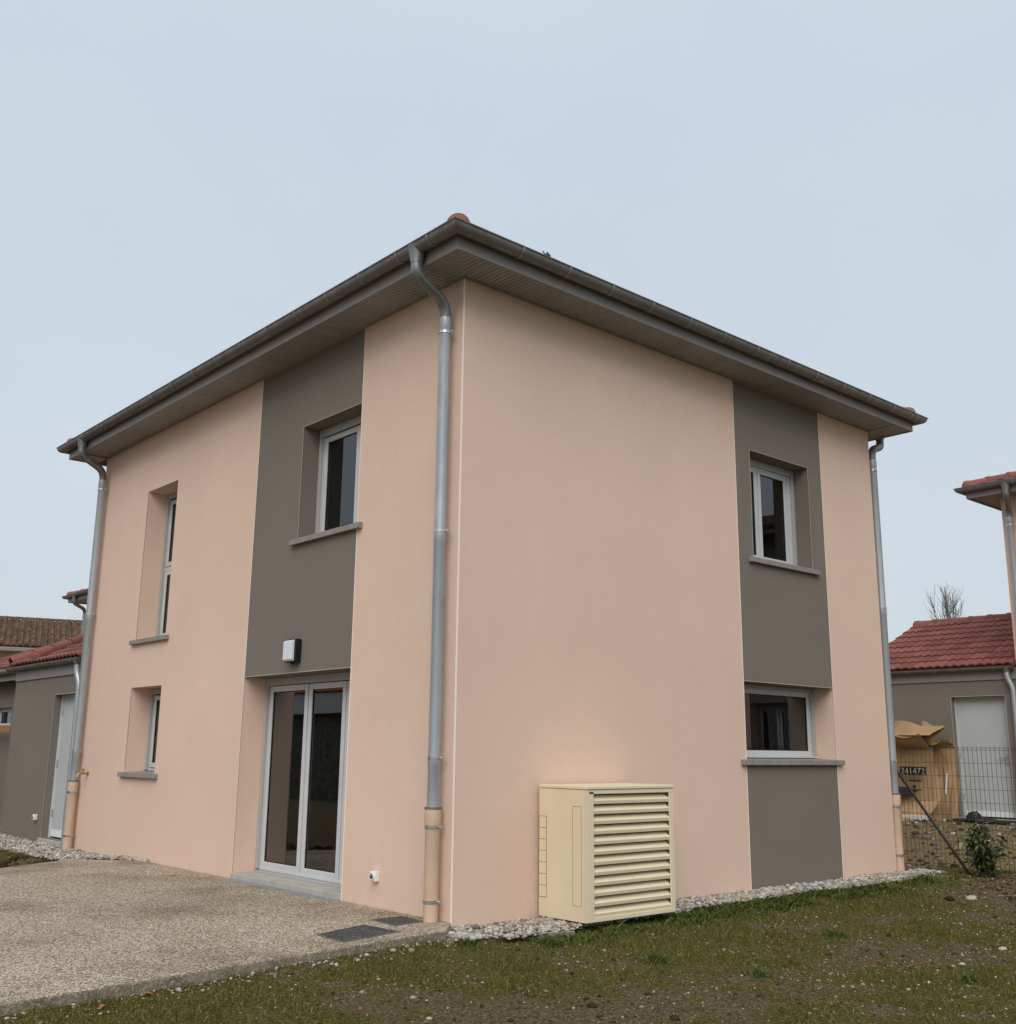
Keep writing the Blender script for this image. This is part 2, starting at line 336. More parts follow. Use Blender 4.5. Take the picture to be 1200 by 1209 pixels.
def framed(side, u0, u1, z0, z1, d, name, parent, sashes, guide=0.05, head=0.07, fw=0.045, sw=0.06, foot=0.03, label=None, glass='glass'):
    """window set back by d: outer frame > sash, pane. sashes: list of (ua, ub, za, zb)"""
    def bx(mb, a0, a1, d0, d1, b0, b1):
        if side == 'L': mb.box(d0, d1, a0, a1, b0, b1)
        else: mb.box(a0, a1, d0, d1, b0, b1)
        return mb
    mb = MB()
    bx(mb, u0, u0 + fw, d, d + .07, z0, z1); bx(mb, u1 - fw, u1, d, d + .07, z0, z1)
    bx(mb, u0 + fw, u1 - fw, d, d + .07, z1 - fw, z1); bx(mb, u0 + fw, u1 - fw, d, d + .07, z0, z0 + max(foot, .02))
    w_ = mb.build(name, 'frame', parent, bevel=0.004)
    g = MB()                                                   # roller-shutter guides and head rail in front of the frame
    bx(g, u0 + .002, u0 + guide, d - .028, d - .002, z0 + .012, z1 - .002)
    bx(g, u1 - guide, u1 - .002, d - .028, d - .002, z0 + .012, z1 - .002)
    bx(g, u0 + guide + .002, u1 - guide - .002, d - .024, d - .002, z1 - head, z1 - .003)
    g.build('shutter_rail', 'shutter', w_, bevel=0.003)
    for (a, b, za, zb) in sashes:
        m = MB(); i0, i1 = d + .006, d + .05
        bx(m, a, a + sw, i0, i1, za, zb); bx(m, b - sw, b, i0, i1, za, zb)
        bx(m, a + sw, b - sw, i0, i1, za, za + sw); bx(m, a + sw, b - sw, i0, i1, zb - sw, zb)
        s_ = m.build('sash', 'frame', w_, bevel=0.006)
        q = MB(); e = .008
        bx(q, a + sw, a + sw + e, i0 + .012, i1 - .004, za + sw, zb - sw); bx(q, b - sw - e, b - sw, i0 + .012, i1 - .004, za + sw, zb - sw)
        bx(q, a + sw + e, b - sw - e, i0 + .012, i1 - .004, za + sw, za + sw + e); bx(q, a + sw + e, b - sw - e, i0 + .012, i1 - .004, zb - sw - e, zb - sw)
        q.build('gasket', 'gasket', w_)
        p = MB(); bx(p, a + sw + e, b - sw - e, i0 + .02, i0 + .026, za + sw + e, zb - sw - e)
        p.build('pane', glass, w_)
    return w_

def sill(side, u0, u1, z, parent, d=0.25, th=0.06, pr=0.05):
    mb = MB()
    poly = [(d, z + .012), (-pr, z - .004), (-pr, z - th), (-pr + .02, z - th), (-pr + .024, z - th + .008), (-.001, z - th + .008), (d, z - th + .008)]
    # the ends beyond the opening stop at the wall face
    ends = [(-.001, z), (-pr, z - .004), (-pr, z - th), (-.001, z - th)]
    ax = 'y' if side == 'L' else 'x'
    mb.prism(poly, u0 + .1, u1 - .1, ax); mb.prism(ends, u0, u0 + .1, ax); mb.prism(ends, u1 - .1, u1, ax)
    return mb.build('sill', 'sill', parent, bevel=0.004)

CAP = None; STRAPS = {}
def cap_mesh(r0=.105, r1=.088, ln=.43, n=9):
    mb = MB(); vs = []; th = .016
    for (x, r) in ((0, r0), (.07, r0), (.075, r0 - .008), (ln, r1)):
        for k in range(n + 1):
            a = math.pi * k / n; vs.append((x, math.cos(a) * r, math.sin(a) * r))
    fs = []
    for i in range(3):
        for k in range(n): fs.append((i * (n + 1) + k, i * (n + 1) + k + 1, (i + 1) * (n + 1) + k + 1, (i + 1) * (n + 1) + k))
    o = len(vs)
    for k in range(n + 1):
        a = math.pi * k / n; vs.append((0, math.cos(a) * (r0 - th), math.sin(a) * (r0 - th)))
    for k in range(n): fs.append((k, k + 1, o + k + 1, o + k))
    mb.add(vs, fs); return mb.mesh('ridge_cap', 'cap', True)
CAP = cap_mesh()
def caps(parent, a, b, name='ridge_cap', step=.38, lift=0.0, close=True):
    a = Vector(a); b = Vector(b); d = (b - a); n = max(1, int(d.length / step)); dn = d.normalized()
    q = dn.to_track_quat('X', 'Z')
    for i in range(n):
        o = link(name, CAP, parent); o.location = a + dn * (i * step) + Vector((0, 0, lift)); o.rotation_mode = 'QUATERNION'; o.rotation_quaternion = q
    if close:                                                       # rounded starter closing the lowest cap
        mb = MB(); vs = []; R = .103; n1, n2 = 4, 8; fs = []
        for i in range(n1 + 1):
            ph = math.pi / 2 * i / n1
            for k in range(n2 + 1):
                th = math.pi * k / n2
                vs.append((-math.sin(ph) * R * .55, math.cos(th) * R * (math.cos(ph)), math.sin(th) * R * (math.cos(ph) * .9 + .02)))
        for i in range(n1):
            for k in range(n2): fs.append((i * (n2 + 1) + k, i * (n2 + 1) + k + 1, (i + 1) * (n2 + 1) + k + 1, (i + 1) * (n2 + 1) + k))
        mb.add(vs, fs); o = mb.build('starter_cap', 'cap', parent, True); o.location = a + Vector((0, 0, lift)) + dn * .004; o.rotation_mode = 'QUATERNION'; o.rotation_quaternion = q

def course_slope(mb, p0, p1, q0, q1, rows, cols=24, amp=.018, lip=.022):
    """tiled slope as stepped, waved courses between eave p0-p1 and top q0-q1"""
    p0, p1, q0, q1 = map(Vector, (p0, p1, q0, q1)); n = (p1 - p0).cross(q0 - p0).normalized()
    if n.z < 0: n = -n
    for r in range(rows):
        ta, tb = r / rows, (r + 1) / rows
        a0, a1 = p0.lerp(q0, ta), p1.lerp(q1, ta); b0, b1 = p0.lerp(q0, tb), p1.lerp(q1, tb)
        vs = []; m = max(4, cols * 4)
        for k in range(m + 1):
            s_ = k / m; wv = amp * (0.5 + 0.5 * math.sin(2 * math.pi * k / 4))
            vs += [a0.lerp(a1, s_) + n * (wv - .02), a0.lerp(a1, s_) + n * (lip + wv), b0.lerp(b1, s_) + n * wv]
        fs = []
        for k in range(m):
            i = 3 * k; fs += [(i, i + 3, i + 4, i + 1), (i + 1, i + 4, i + 5, i + 2)]
        mb.add(vs, fs)
    return mb

def gutter_profile(r=.07, n=12, zc=5.66, th=.005):
    oc = OV + .014 + r
    outer = [(oc + r * math.cos(a), zc + r * math.sin(a)) for a in [math.pi + math.pi * k / n for k in range(n + 1)]]
    bead = [(oc + r + .009, zc + .002), (oc + r + .011, zc + .011), (oc + r + .003, zc + .017), (oc + r - th, zc + .009)]
    inner = [(oc + (r - th) * math.cos(a), zc + (r - th) * math.sin(a)) for a in [2 * math.pi - math.pi * k / n for k in range(n + 1)]]
    return outer + bead + inner[1:]

def strap_mesh(r=.07, n=12, wd=.028):
    """bracket band round the gutter; local: y along gutter, -x outward"""
    oc = OV + .014 + r; R0, R1 = r + .001, r + .007; vs = []; fs = []
    angs = [math.pi + math.pi * k / n for k in range(n + 1)]
    for yy in (-wd / 2, wd / 2):
        for R in (R0, R1): vs += [(-(oc + R * math.cos(a)), yy, 5.66 + R * math.sin(a)) for a in angs]
    m = n + 1
    for k in range(n):
        fs += [(k, k + 1, m + k + 1, m + k), (2 * m + k, 3 * m + k, 3 * m + k + 1, 2 * m + k + 1), (m + k, m + k + 1, 3 * m + k + 1, 3 * m + k), (k, 2 * m + k, 2 * m + k + 1, k + 1)]
    fs += [(0, m, 3 * m, 2 * m), (n, m + n, 3 * m + n, 2 * m + n)]
    mb = MB(); mb.add(vs, fs); me = mb.mesh('gutter_bracket', 'gutter_strap', True); return me
STRAP = strap_mesh()

def smooth_path(pts, k=5):
    """round the inner corners of a polyline"""
    pts = [Vector(p) for p in pts]; o = [pts[0]]
    for i in range(1, len(pts) - 1):
        a, b, c = pts[i - 1], pts[i], pts[i + 1]
        r = min(.17, (a - b).length * .45, (c - b).length * .45)
        p, q = b + (a - b).normalized() * r, b + (c - b).normalized() * r
        for j in range(k + 1):
            t_ = j / k; o.append(p * (1 - t_) ** 2 + b * 2 * t_ * (1 - t_) + q * t_ ** 2)
    return o + [pts[-1]]

def downpipe(parent, base, out, wall_dir, screw_dir, clamps=(4.98, 3.17, 1.28), low=(.74, .17)):
    """base (x,y) of the shaft; out (x,y) of the gutter outlet; wall_dir points to the wall"""
    bx_, by = base; ox, oy = out; R = .051
    mb = MB()
    path = smooth_path([(ox, oy, 5.55), (ox, oy, 5.40), (bx_, by, 5.26), (bx_, by, 4.98)])
    mb.tube(path, R, 18)
    dp = mb.build('downpipe', 'elbow', parent, True)
    MB().tube([(ox, oy, 5.50), (ox, oy, 5.515), (ox, oy, 5.62), (ox, oy, 5.655)], [.056, .056, .075, .086], 18).build('gutter_outlet', 'elbow', dp, True)
    for (a, b) in ((5.12, 3.13), (3.17, 1.24), (1.30, .86)):
        MB().tube([(bx_, by, a), (bx_, by, a - .09), (bx_, by, a - .1), (bx_, by, b)], [R + .005, R + .005, R + .001, R + .001], 18).build('pipe_length', 'zinc', dp, True)
    MB().tube([(bx_, by, .885), (bx_, by, .77), (bx_, by, .76), (bx_, by, .735), (bx_, by, .725), (bx_, by, -.12)], [.069, .069, .066, .066, .060, .060], 20).build('base_pipe', 'dauphin', dp, True)
    MB().tube([(bx_, by, .893), (bx_, by, .876)], .072, 20).build('collar_ring', 'gutter', dp, True)
    wx, wy = wall_dir; sx, sy = screw_dir
    for z in list(clamps) + list(low):
        r = (R + .008) if z > .9 else .067
        c = MB(); c.tube([(bx_, by, z - .012), (bx_, by, z + .012)], r, 18)
        c.tube([(bx_ + sx * (r - .004), by + sy * (r - .004), z), (bx_ + sx * (r + .03), by + sy * (r + .03), z)], .009, 8)
        c.tube([(bx_ + sx * (r + .012), by + sy * (r + .012), z - .018), (bx_ + sx * (r + .012), by + sy * (r + .012), z + .018)], .006, 8)
        c.tube([(bx_ + wx * (r - .004), by + wy * (r - .004), z), (bx_ + wx * .09, by + wy * .09, z)], .006, 8)
        c.build('pipe_clamp', 'steel', dp, True)
    return dp

def build_house(loc, label, full):
    H = empty('house', loc); tag(H, label, 'house', 'two-storey houses of one kind')
    # --- left wall (plane x = 0)
    Ly = [0, 1.585, 2.69, 3.665, 5.79, 6.71, L1]; Lz = [-.3, .06, 1.03, 2.09, 2.70, 3.47, 4.70, 5.56]
    def kl(y, z):
        if 1.585 < y < 3.665:
            if .06 < z < 2.09: return None
            if z > 2.09: return None if (y < 2.69 and 3.47 < z < 4.70) else 'g'
        if 5.79 < y < 6.71 and (1.03 < z < 2.09 or 2.70 < z < 4.70): return None
        return 'p'
    a = wall_from_cells('L', Ly, Lz, kl)
    a['p'].build('wall', 'peach', H); pl = a['g'].build('render_panel', 'grey', H); pl['label'] = 'grey render band above the patio door'
    # --- right wall (plane y = 0)
    Rx = [T, 3.93, 4.20, 5.36, 5.65, L2]; Rz = [-.3, 1.22, 2.10, 3.47, 4.72, 5.56]
    def kr(x, z):
        if 3.93 < x < 5.65:
            if z < 2.10: return None
            if 3.47 < z < 4.72 and 4.20 < x < 5.36: return None
            return 'g'
        return 'p'
    a = wall_from_cells('R', Rx, Rz, kr)
    a['p'].build('wall', 'peach', H); a['g'].build('render_panel', 'grey', H)['label'] = 'grey render band above the wide window'
    wall_from_cells('R', [3.93, 5.65], [-.3, 1.22], lambda x, z: 'g')['g'].build('render_panel', 'grey', H)['label'] = 'grey render field below the wide window'
    MB().box(L2 - T, L2, T + .001, L1, -.3, 5.56).build('wall', 'peach', H)
    MB().box(T + .001, L2 - T - .001, L1 - T, L1, -.3, 5.56).build('wall', 'peach', H)
    # --- inside
    MB().box(T, L2 - T, T, L1 - T, -.02, .05).build('inside_floor', 'infloor', H)
    MB().box(T, L2 - T, T, L1 - T, 2.48, 2.72).build('inside_ceiling', 'inside', H)
    MB().box(T, L2 - T, T, L1 - T, 5.42, 5.48).build('inside_ceiling', 'inside', H)
    for (x0, x1, y0, y1, z0, z1) in ((3.7, 3.78, T, 3.9, .05, 2.48), (T, L2 - T, 3.9, 3.98, .05, 2.48), (3.2, 3.28, T, L1 - T, 2.72, 5.42), (T, 3.2, 3.2, 3.28, 2.72, 5.42), (3.28, L2 - T, 2.8, 2.88, 2.72, 5.42)):
        MB().box(x0, x1, y0, y1, z0, z1).build('partition', 'inside', H)
    # --- beads: house corner, band edges, opening edges
    e = .011
    def bead(name, mat, *b): MB().box(*b).build(name, mat, H)
    if full:
        MB().add([(-.003, -.003, -.02), (-.003, .008, -.02), (.001, .008, -.02), (.001, .001, -.02), (.008, .001, -.02), (.008, -.003, -.02),
                  (-.003, -.003, 5.5), (-.003, .008, 5.5), (.001, .008, 5.5), (.001, .001, 5.5), (.008, .001, 5.5), (.008, -.003, 5.5)],
                 [(0, 1, 2, 3, 4, 5), (11, 10, 9, 8, 7, 6)] + [(i, (i + 1) % 6, 6 + (i + 1) % 6, 6 + i) for i in range(6)]).build('corner_bead', 'bead', H)
        bead('edge_bead', 'bead', -.002, .004, 1.579, 1.585, 2.09, 5.5); bead('edge_bead', 'bead', -.002, .004, 3.665, 3.671, 2.09, 5.5)
        bead('edge_bead', 'greybead', -.003, .004, 1.59, 3.66, 2.09, 2.097)
        bead('edge_bead', 'bead', -.002, .004, 3.665, 3.671, .02, 2.09); bead('edge_bead', 'bead', -.002, .004, 1.577, 1.585, .02, 2.09)
        bead('edge_bead', 'greybead', -.003, .004, 1.59, 2.69, 4.70, 4.706); bead('edge_bead', 'greybead', -.003, .004, 2.69, 2.696, 3.47, 4.706)
        for z0, z1 in ((1.03, 2.09), (2.70, 4.70)):
            bead('edge_bead', 'peach', -.002, .004, 6.71, 6.716, z0, z1); bead('edge_bead', 'peach', -.002, .004, 5.784, 5.79, z0, z1)
        bead('edge_bead', 'bead', 3.924, 3.93, -.002, .004, -.05, 5.5); bead('edge_bead', 'bead', 5.65, 5.656, -.002, .004, -.05, 5.5)
        bead('edge_bead', 'greybead', 3.935, 5.645, -.003, .004, 2.10, 2.107)
        bead('edge_bead', 'greybead', 4.20, 5.36, -.003, .004, 4.72, 4.726); bead('edge_bead', 'greybead', 5.36, 5.366, -.003, .004, 3.47, 4.726); bead('edge_bead', 'greybead', 4.194, 4.20, -.003, .004, 3.47, 4.726)
    # --- windows and door
    w1 = framed('L', 1.585, 2.69, 3.485, 4.70, .222, 'window', H, [(1.95, 2.63, 3.52, 4.61), (1.645, 1.94, 3.52, 4.61)], fw=.055, head=.085); sill('L', 1.485, 2.79, 3.475, w1, .22)
    w2 = framed('L', 5.79, 6.71, 2.715, 4.70, .285, 'window', H, [(5.85, 6.65, 3.70, 4.61), (5.85, 6.65, 2.75, 3.64)], fw=.05); sill('L', 5.69, 6.81, 2.705, w2, .28)
    MB().box(.30, .345, 5.84, 6.66, 3.645, 3.695).build('transom', 'frame', w2, bevel=.004)
    w3 = framed('L', 5.79, 6.71, 1.05, 2.09, .285, 'window', H, [(5.85, 6.65, 1.09, 2.0)], fw=.05); sill('L', 5.69, 6.81, 1.035, w3, .28)
    w4 = framed('R', 4.20, 5.36, 3.485, 4.72, .222, 'window', H, [(4.66, 5.25, 3.52, 4.63), (4.31, 4.65, 3.52, 4.63)], fw=.108, head=.085); sill('R', 4.10, 5.46, 3.475, w4, .22)
    w5 = framed('R', 3.93, 5.65, 1.305, 2.10, .285, 'window', H, [(3.99, 5.60, 1.325, 2.055)], fw=.05, head=.05, sw=.055); sill('R', 3.83, 5.75, 1.285, w5, .28)
    MB().box(3.96, 5.60, .20, .283, 1.302, 1.318).build('drip_rail', 'frame', w5)
    MB().box(3.935, 5.645, .01, .29, 1.221, 1.232).build('sill_bed', 'sill', w5)
    dr = framed('L', 1.585, 3.665, .095, 2.09, .285, 'patio_door', H, [(2.82, 3.61, .12, 2.005), (2.10, 2.80, .12, 2.005), (1.63, 2.085, .12, 2.005)], fw=.05, head=.08, sw=.062, glass='doorglass')
    MB().box(-.02, .31, 1.587, 3.663, -.05, .075).build('threshold', 'threshold', dr, bevel=.006)
    MB().box(.22, .284, 1.66, 3.6, .076, .094).build('bottom_track', 'shutter', dr)
    # --- eaves
    sof = MB(); z0, z1 = ZS + .016, ZS + .03
    sof.box(-OV, L2 + OV, -OV, 0 - .001, z0, z1); sof.box(-OV, L2 + OV, L1 + .001, L1 + OV, z0, z1); sof.box(-OV, -.001, 0, L1, z0, z1); sof.box(L2 + .001, L2 + OV, 0, L1, z0, z1)
    so_ = sof.build('soffit', 'groove' if full else 'soffit', H)
    if full:
        pitch, bw = .1, .091
        # boards across the overhang of the two sides in view; those in the corner squares are cut on the mitre
        bp = [(0, .0), (.041, .0), (.043, .008), (.049, .008), (.051, .0), (bw, .0), (bw, .012), (0, .012)]
        me = MB().prism([(u, ZS + v) for u, v in bp], -OV + .002, -.001, 'x').mesh('soffit_board', 'soffit')
        n = int((L1) / pitch)
        for k in range(n): link('soffit_board', me, so_, loc=(0, .004 + k * pitch, 0))
        me2 = MB().prism([(u, ZS + v) for u, v in bp], -OV + .002, -.001, 'y').mesh('soffit_board', 'soffit')
        n2 = int((L2) / pitch)
        for k in range(n2): link('soffit_board', me2, so_, loc=(.004 + k * pitch, 0, 0))
        for k in range(8):                                         # near corner, mitred boards
            a0, a1 = -.05 * (k + 1) + .006, -.05 * k; d0, d1 = max(a0 - .012, -OV + .003), a1 - .012
            q = [(-OV + .002, a0), (min(d0, -.02), a0), (min(d1, -.02), a1), (-OV + .002, a1)]
            if q[2][0] > -OV + .004:
                MB().prism(q, ZS, ZS + .012, 'z').build('soffit_board', 'soffit', so_)
                MB().prism([(y, x) for x, y in q], ZS, ZS + .012, 'z').build('soffit_board', 'soffit', so_)
        MB().prism([(-OV, -OV + .012), (-OV + .012, -OV), (.006, -.006), (-.006, .006)], ZS - .004, ZS + .001, 'z').build('mitre_trim', 'soffit', so_)
        MB().box(L2, L2 + OV, -OV + .002, -.001, ZS, ZS + .012).build('soffit_board', 'soffit', so_)
        MB().box(-OV + .002, -.001, L1, L1 + OV, ZS, ZS + .012).build('soffit_board', 'soffit', so_)
        MB().box(L2 + .001, L2 + OV, 0, L1, ZS, ZS + .012).build('soffit_board', 'soffit', so_)
        tr_ = MB(); tr_.box(-.02, -.001, 0, L1, ZS - .014, ZS - .001); tr_.box(-.02, L2, -.02, -.001, ZS - .014, ZS - .001); tr_.build('edge_trim', 'soffit', so_)
    fz0, fz1 = ZS - .012, 5.665
    MB().box(-OV - .014, -OV, -OV - .014, L1 + OV + .014, fz0, fz1).build('fascia', 'fascia', H, bevel=.003)
    MB().box(-OV, L2 + OV + .014, -OV - .014, -OV, fz0, fz1).build('fascia', 'fascia', H, bevel=.003)
    MB().box(L2 + OV, L2 + OV + .014, -OV, L1 + OV, fz0, fz1).build('fascia', 'fascia', H)
    MB().box(-OV, L2 + OV, L1 + OV, L1 + OV + .014, fz0, fz1).build('fascia', 'fascia', H)
    prof = gutter_profile(); m = len(prof)
    def run(fn):
        vs = [fn(o, z, 0) for o, z in prof] + [fn(o, z, 1) for o, z in prof]
        return MB().add(vs, [(i, (i + 1) % m, m + (i + 1) % m, m + i) for i in range(m)]).build('gutter', 'gutter', H, True)
    gl_ = run(lambda o, z, e: (-o, -o if e == 0 else L1 + o, z))
    gr_ = run(lambda o, z, e: (-o if e == 0 else L2 + o, -o, z))
    run(lambda o, z, e: (L2 + o, -o if e == 0 else L1 + o, z)); run(lambda o, z, e: (-o if e == 0 else L2 + o, L1 + o, z))
    ys = [-.16, .30] + [.30 + .585 * k for k in range(1, 15)]
    for y in [q for q in ys if q < L1 + .3]: link('gutter_bracket', STRAP, gl_, loc=(0, y, 0))
    for k in range(13):
        x = .22 + .575 * k
        if x < L2 + .35:
            o = link('gutter_bracket', STRAP, gr_, loc=(x, 0, 0)); o.rotation_euler = (0, 0, math.pi / 2)
    downpipe(H, (-.092, .145), (-.484, .07), (1, 0), (.35, -.93)); downpipe(H, (-.092, 8.2), (-.484, 8.05), (1, 0), (.35, -.93))
    downpipe(H, (L2 + .092, .015), (L2 + .484, .10), (-1, 0), (-.55, -.84))
    # --- hipped roof
    e0, zr, sl_ = -.45, 5.685, .30
    half = (L2 + .9) / 2; zt = zr + half * sl_
    c0, c1, c2, c3 = (e0, e0, zr), (L2 - e0, e0, zr), (L2 - e0, L1 - e0, zr), (e0, L1 - e0, zr)
    r0, r1 = (L2 / 2, e0 + half, zt), (L2 / 2, L1 - e0 - half, zt)
    rf = MB().add([c0, c1, c2, c3, r0, r1] + [(x, y, z - .02) for x, y, z in (c0, c1, c2, c3)], [(0, 1, 4), (1, 2, 5, 4), (2, 3, 5), (3, 0, 4, 5), (6, 7, 8, 9)]).build('roof', 'tilej', H)
    tl = MB()
    course_slope(tl, c3, c0, r1, r0, 10, 30); course_slope(tl, c0, c1, r0, r0, 10, 26); course_slope(tl, c1, c2, r0, r1, 10, 30); course_slope(tl, c2, c3, r1, r1, 10, 26)
    stuff(tl.build('tile_courses', 'tilej', rf))
    for c, r in ((c0, r0), (c1, r0), (c2, r1), (c3, r1)):
        c_ = Vector(c); r_ = Vector(r); d = (r_ - c_).normalized(); caps(rf, c_ + d * .06 + Vector((0, 0, .01)), r_, 'hip_cap')
    caps(rf, r0, r1, 'ridge_cap', close=False)
    if full:
        z = zr + 1.95 * sl_
        an = MB(); an.tube([(1.5, .5, 5.95), (1.5, .5, 6.43)], .014, 8); an.tube([(1.36, .42, 6.37), (1.64, .58, 6.37)], .006, 6); an.tube([(1.5, .5, 6.3), (1.5, .5, 6.4)], .035, 8); an.build('roof_mast', 'blackmetal', H, True)
    return H

HOUSE = build_house((0, 0, 0), 'large two-storey peach rendered house with grey bands and patio door in the centre', True)

# ------------------------------------------------------------------ garages with individually laid tiles
def tile_mesh():
    wd, ln, n = .304, .40, 8; vs = []; fs = []
    prof = [0.0, .018, .026, .016, .0, .018, .026, .016, .0]
    for (x, up) in ((0, .030), (ln, .004)):
        for k in range(n + 1): vs.append((x, wd * k / n, prof[k] + up))
    for k in range(n + 1): vs.append((0, wd * k / n, prof[k] + .002))
    for k in range(n): fs += [(k, k + 1, n + 2 + k, n + 1 + k), (k, k + 1, 2 * n + 3 + k, 2 * n + 2 + k)]
    fs += [(0, n + 1, 2 * n + 2), (n, 2 * n + 1, 3 * n + 2)]
    return MB().add(vs, fs).mesh('roof_tile', 'tile', True)
TILE = tile_mesh()
def build_garage(loc, label, hip_row=False):
    Gq = empty('garage', (loc[0], loc[1] + L1, loc[2])); tag(Gq, label, 'garage', 'grey rendered garages beside the houses')
    W_ = 3.07; D = 5.2; zw = 2.36; ex, ez = -.10, 2.60; rx, rz = 2.6, 3.745
    us = [.012, .24, 1.185, W_]; zs = [-.3, .05, 2.09, zw]
    old = globals()['T']
    a = wall_from_cells('L', us, zs, lambda u, z: None if (.24 < u < 1.185 and .05 < z < 2.09) else 'g')
    a['g'].build('wall', 'grey', Gq)
    MB().prism([(T + .001, -.3), (D, -.3), (D, zw), (rx, rz - .08), (T + .001, zw + .3), (T + .001, zw)], W_ - .25, W_, 'y').build('gable_wall', 'grey', Gq)
    MB().box(D - .2, D, .012, W_ - .251, -.3, zw).build('wall', 'grey', Gq)
    dr = MB().box(.13, .17, .27, 1.155, .07, 2.06).build('door', 'whitedoor', Gq, bevel=.004)
    f = MB(); f.box(.10, .18, .242, .27, .05, 2.088); f.box(.10, .18, 1.155, 1.183, .05, 2.088); f.box(.10, .18, .27, 1.155, 2.06, 2.088); f.build('door_frame', 'frame', dr, bevel=.003)
    h = MB(); h.box(.118, .13, .33, .37, .93, 1.13); h.tube([(.12, .35, 1.06), (.08, .35, 1.06), (.08, .47, 1.06)], .01, 8); h.build('handle', 'shutter', dr, True)
    for z in (.35, 1.05, 1.80): MB().tube([(.12, 1.15, z), (.12, 1.15, z + .1)], .012, 8).build('hinge', 'steel', dr, True)
    MB().box(.118, .13, .29, 1.135, .075, .16).build('kick_board', 'white', dr)
    e = .009
    b = MB(); b.box(-.003, .004, 1.185, 1.185 + e, .0, 2.099); b.box(-.003, .004, .231, .24, .0, 2.099); b.box(-.003, .004, .24, 1.185, 2.09, 2.099); b.build('edge_bead', 'greybead', Gq)
    MB().box(-.03, .18, .2, 1.22, -.1, .048).build('door_step', 'threshold', Gq, bevel=.005)
    # eaves board, gutter and pipe
    MB().box(-.022, -.002, .01, W_ - .01, 2.36, 2.55).build('fascia', 'fascia', Gq, bevel=.003)
    MB().box(.0, .3, .012, W_, 2.361, 2.56).build('wall_plate', 'fascia', Gq)
    g = MB(); r = .062; oc = -.09; n = 10; zc = 2.575
    pr = [(oc - r * math.cos(q), zc + r * math.sin(q)) for q in [math.pi + math.pi * k / n for k in range(n + 1)]]
    pr += [(oc - (r - .005) * math.cos(q), zc + (r - .005) * math.sin(q)) for q in [2 * math.pi - math.pi * k / n for k in range(n + 1)]]
    g.prism(pr, .01, W_ + .16, 'y'); go = g.build('gutter', 'gutter', Gq, True)
    for k in range(6):
        sb = MB(); R = r + .006
        p2 = [(oc - R * math.cos(q), zc + R * math.sin(q)) for q in [math.pi + math.pi * j / n for j in range(n + 1)]] + [(oc - (r + .001) * math.cos(q), zc + (r + .001) * math.sin(q)) for q in [2 * math.pi - math.pi * j / n for j in range(n + 1)]]
        sb.prism(p2, .32 + .52 * k, .345 + .52 * k, 'y').build('gutter_bracket', 'gutter_strap', go, True)
    pp = MB().tube(smooth_path([(oc, .13, 2.52), (oc, .13, 2.38), (-.06, .06, 2.2), (-.06, .06, .0)]), .042, 16).build('downpipe', 'zinc', Gq, True)
    MB().tube([(oc, .13, 2.48), (oc, .13, 2.52), (oc, .13, 2.565)], [.048, .06, .075], 16).build('gutter_outlet', 'gutter', pp, True)
    # gabled roof
    sl_ = (rz - ez) / (rx - ex); ang = math.atan(sl_); lenS = math.hypot(rx - ex, rz - ez)
    bx_ = rx + (rx - ex)
    rf = MB().add([(ex, 0.01, ez), (ex, W_, ez), (rx, W_, rz), (rx, .01, rz), (bx_, W_, ez), (bx_, .01, ez), (ex, .01, ez - .03), (ex, W_, ez - .03), (rx, W_, rz - .05), (rx, .01, rz - .05), (bx_, W_, ez - .03), (bx_, .01, ez - .03)],
                  [(0, 1, 2, 3), (3, 2, 4, 5), (6, 7, 8, 9), (9, 8, 10, 11), (0, 1, 7, 6), (1, 2, 8, 7), (2, 4, 10, 8), (0, 3, 9, 6), (3, 5, 11, 9), (4, 5, 11, 10)]).build('roof', 'tilej', Gq)
    rows, cols = 9, 10; st = (lenS + .02) / rows
    for r_ in range(rows):
        for c_ in range(cols):
            o = link('roof_tile', TILE, rf)
            s_ = -.03 + r_ * st
            o.location = (ex + s_ * math.cos(ang) + random.uniform(-.006, .006), .015 + c_ * .306, ez + s_ * math.sin(ang) + .004 + random.uniform(0, .004))
            o.rotation_euler = (0, -ang, random.uniform(-.008, .008))
    tl = MB(); course_slope(tl, (bx_, W_, ez), (bx_, .01, ez), (rx, W_, rz), (rx, .01, rz), 9, 10); stuff(tl.build('tile_courses', 'tilej', rf))
    caps(rf, (rx, W_ + .02, rz - .02), (rx, .0, rz - .02), 'ridge_cap')
    if hip_row:
        def on(x, y): return (x, y, ez + (x - ex) * sl_ + .02)
        caps(rf, on(-.02, 2.18), on(1.6, 3.1), 'hip_cap', lift=.05)
        caps(rf, on(-.1, W_ + .03), on(2.4, W_ + .03), 'verge_cap', close=False, lift=.03)
    return Gq
build_garage((0, 0, 0), 'grey garage with white side door attached to the far left end of the central house', True)
NB = (12.9, -7.4, .27)
build_house(NB, 'neighbouring two-storey peach house cut off by the right edge of the picture', False)
build_garage(NB, 'grey garage with red tiled roof and white door behind the wire fence on the right')
build_house((5.75, 16.4, .02), 'distant house, only its red roof corner showing above the brown roof at far left', False)

# ------------------------------------------------------------------ ground
def poly_slab(name, pts, z0, z1, mat, side=None, parent=None):
    mb = MB().prism(pts, z0, z1, 'z'); o = mb.build(name, mat, parent)
    if side:
        o.data.materials.append(M[side])
        for p in o.data.polygons:
            if abs(p.normal.z) < .5: p.material_index = 1
    return o
gr = MB().add([(-400, -400, -.16), (400, -400, -.16), (400, 500, -.16), (-400, 500, -.16)], [(0, 1, 2, 3)]).build('ground', 'farground'); struct(gr)

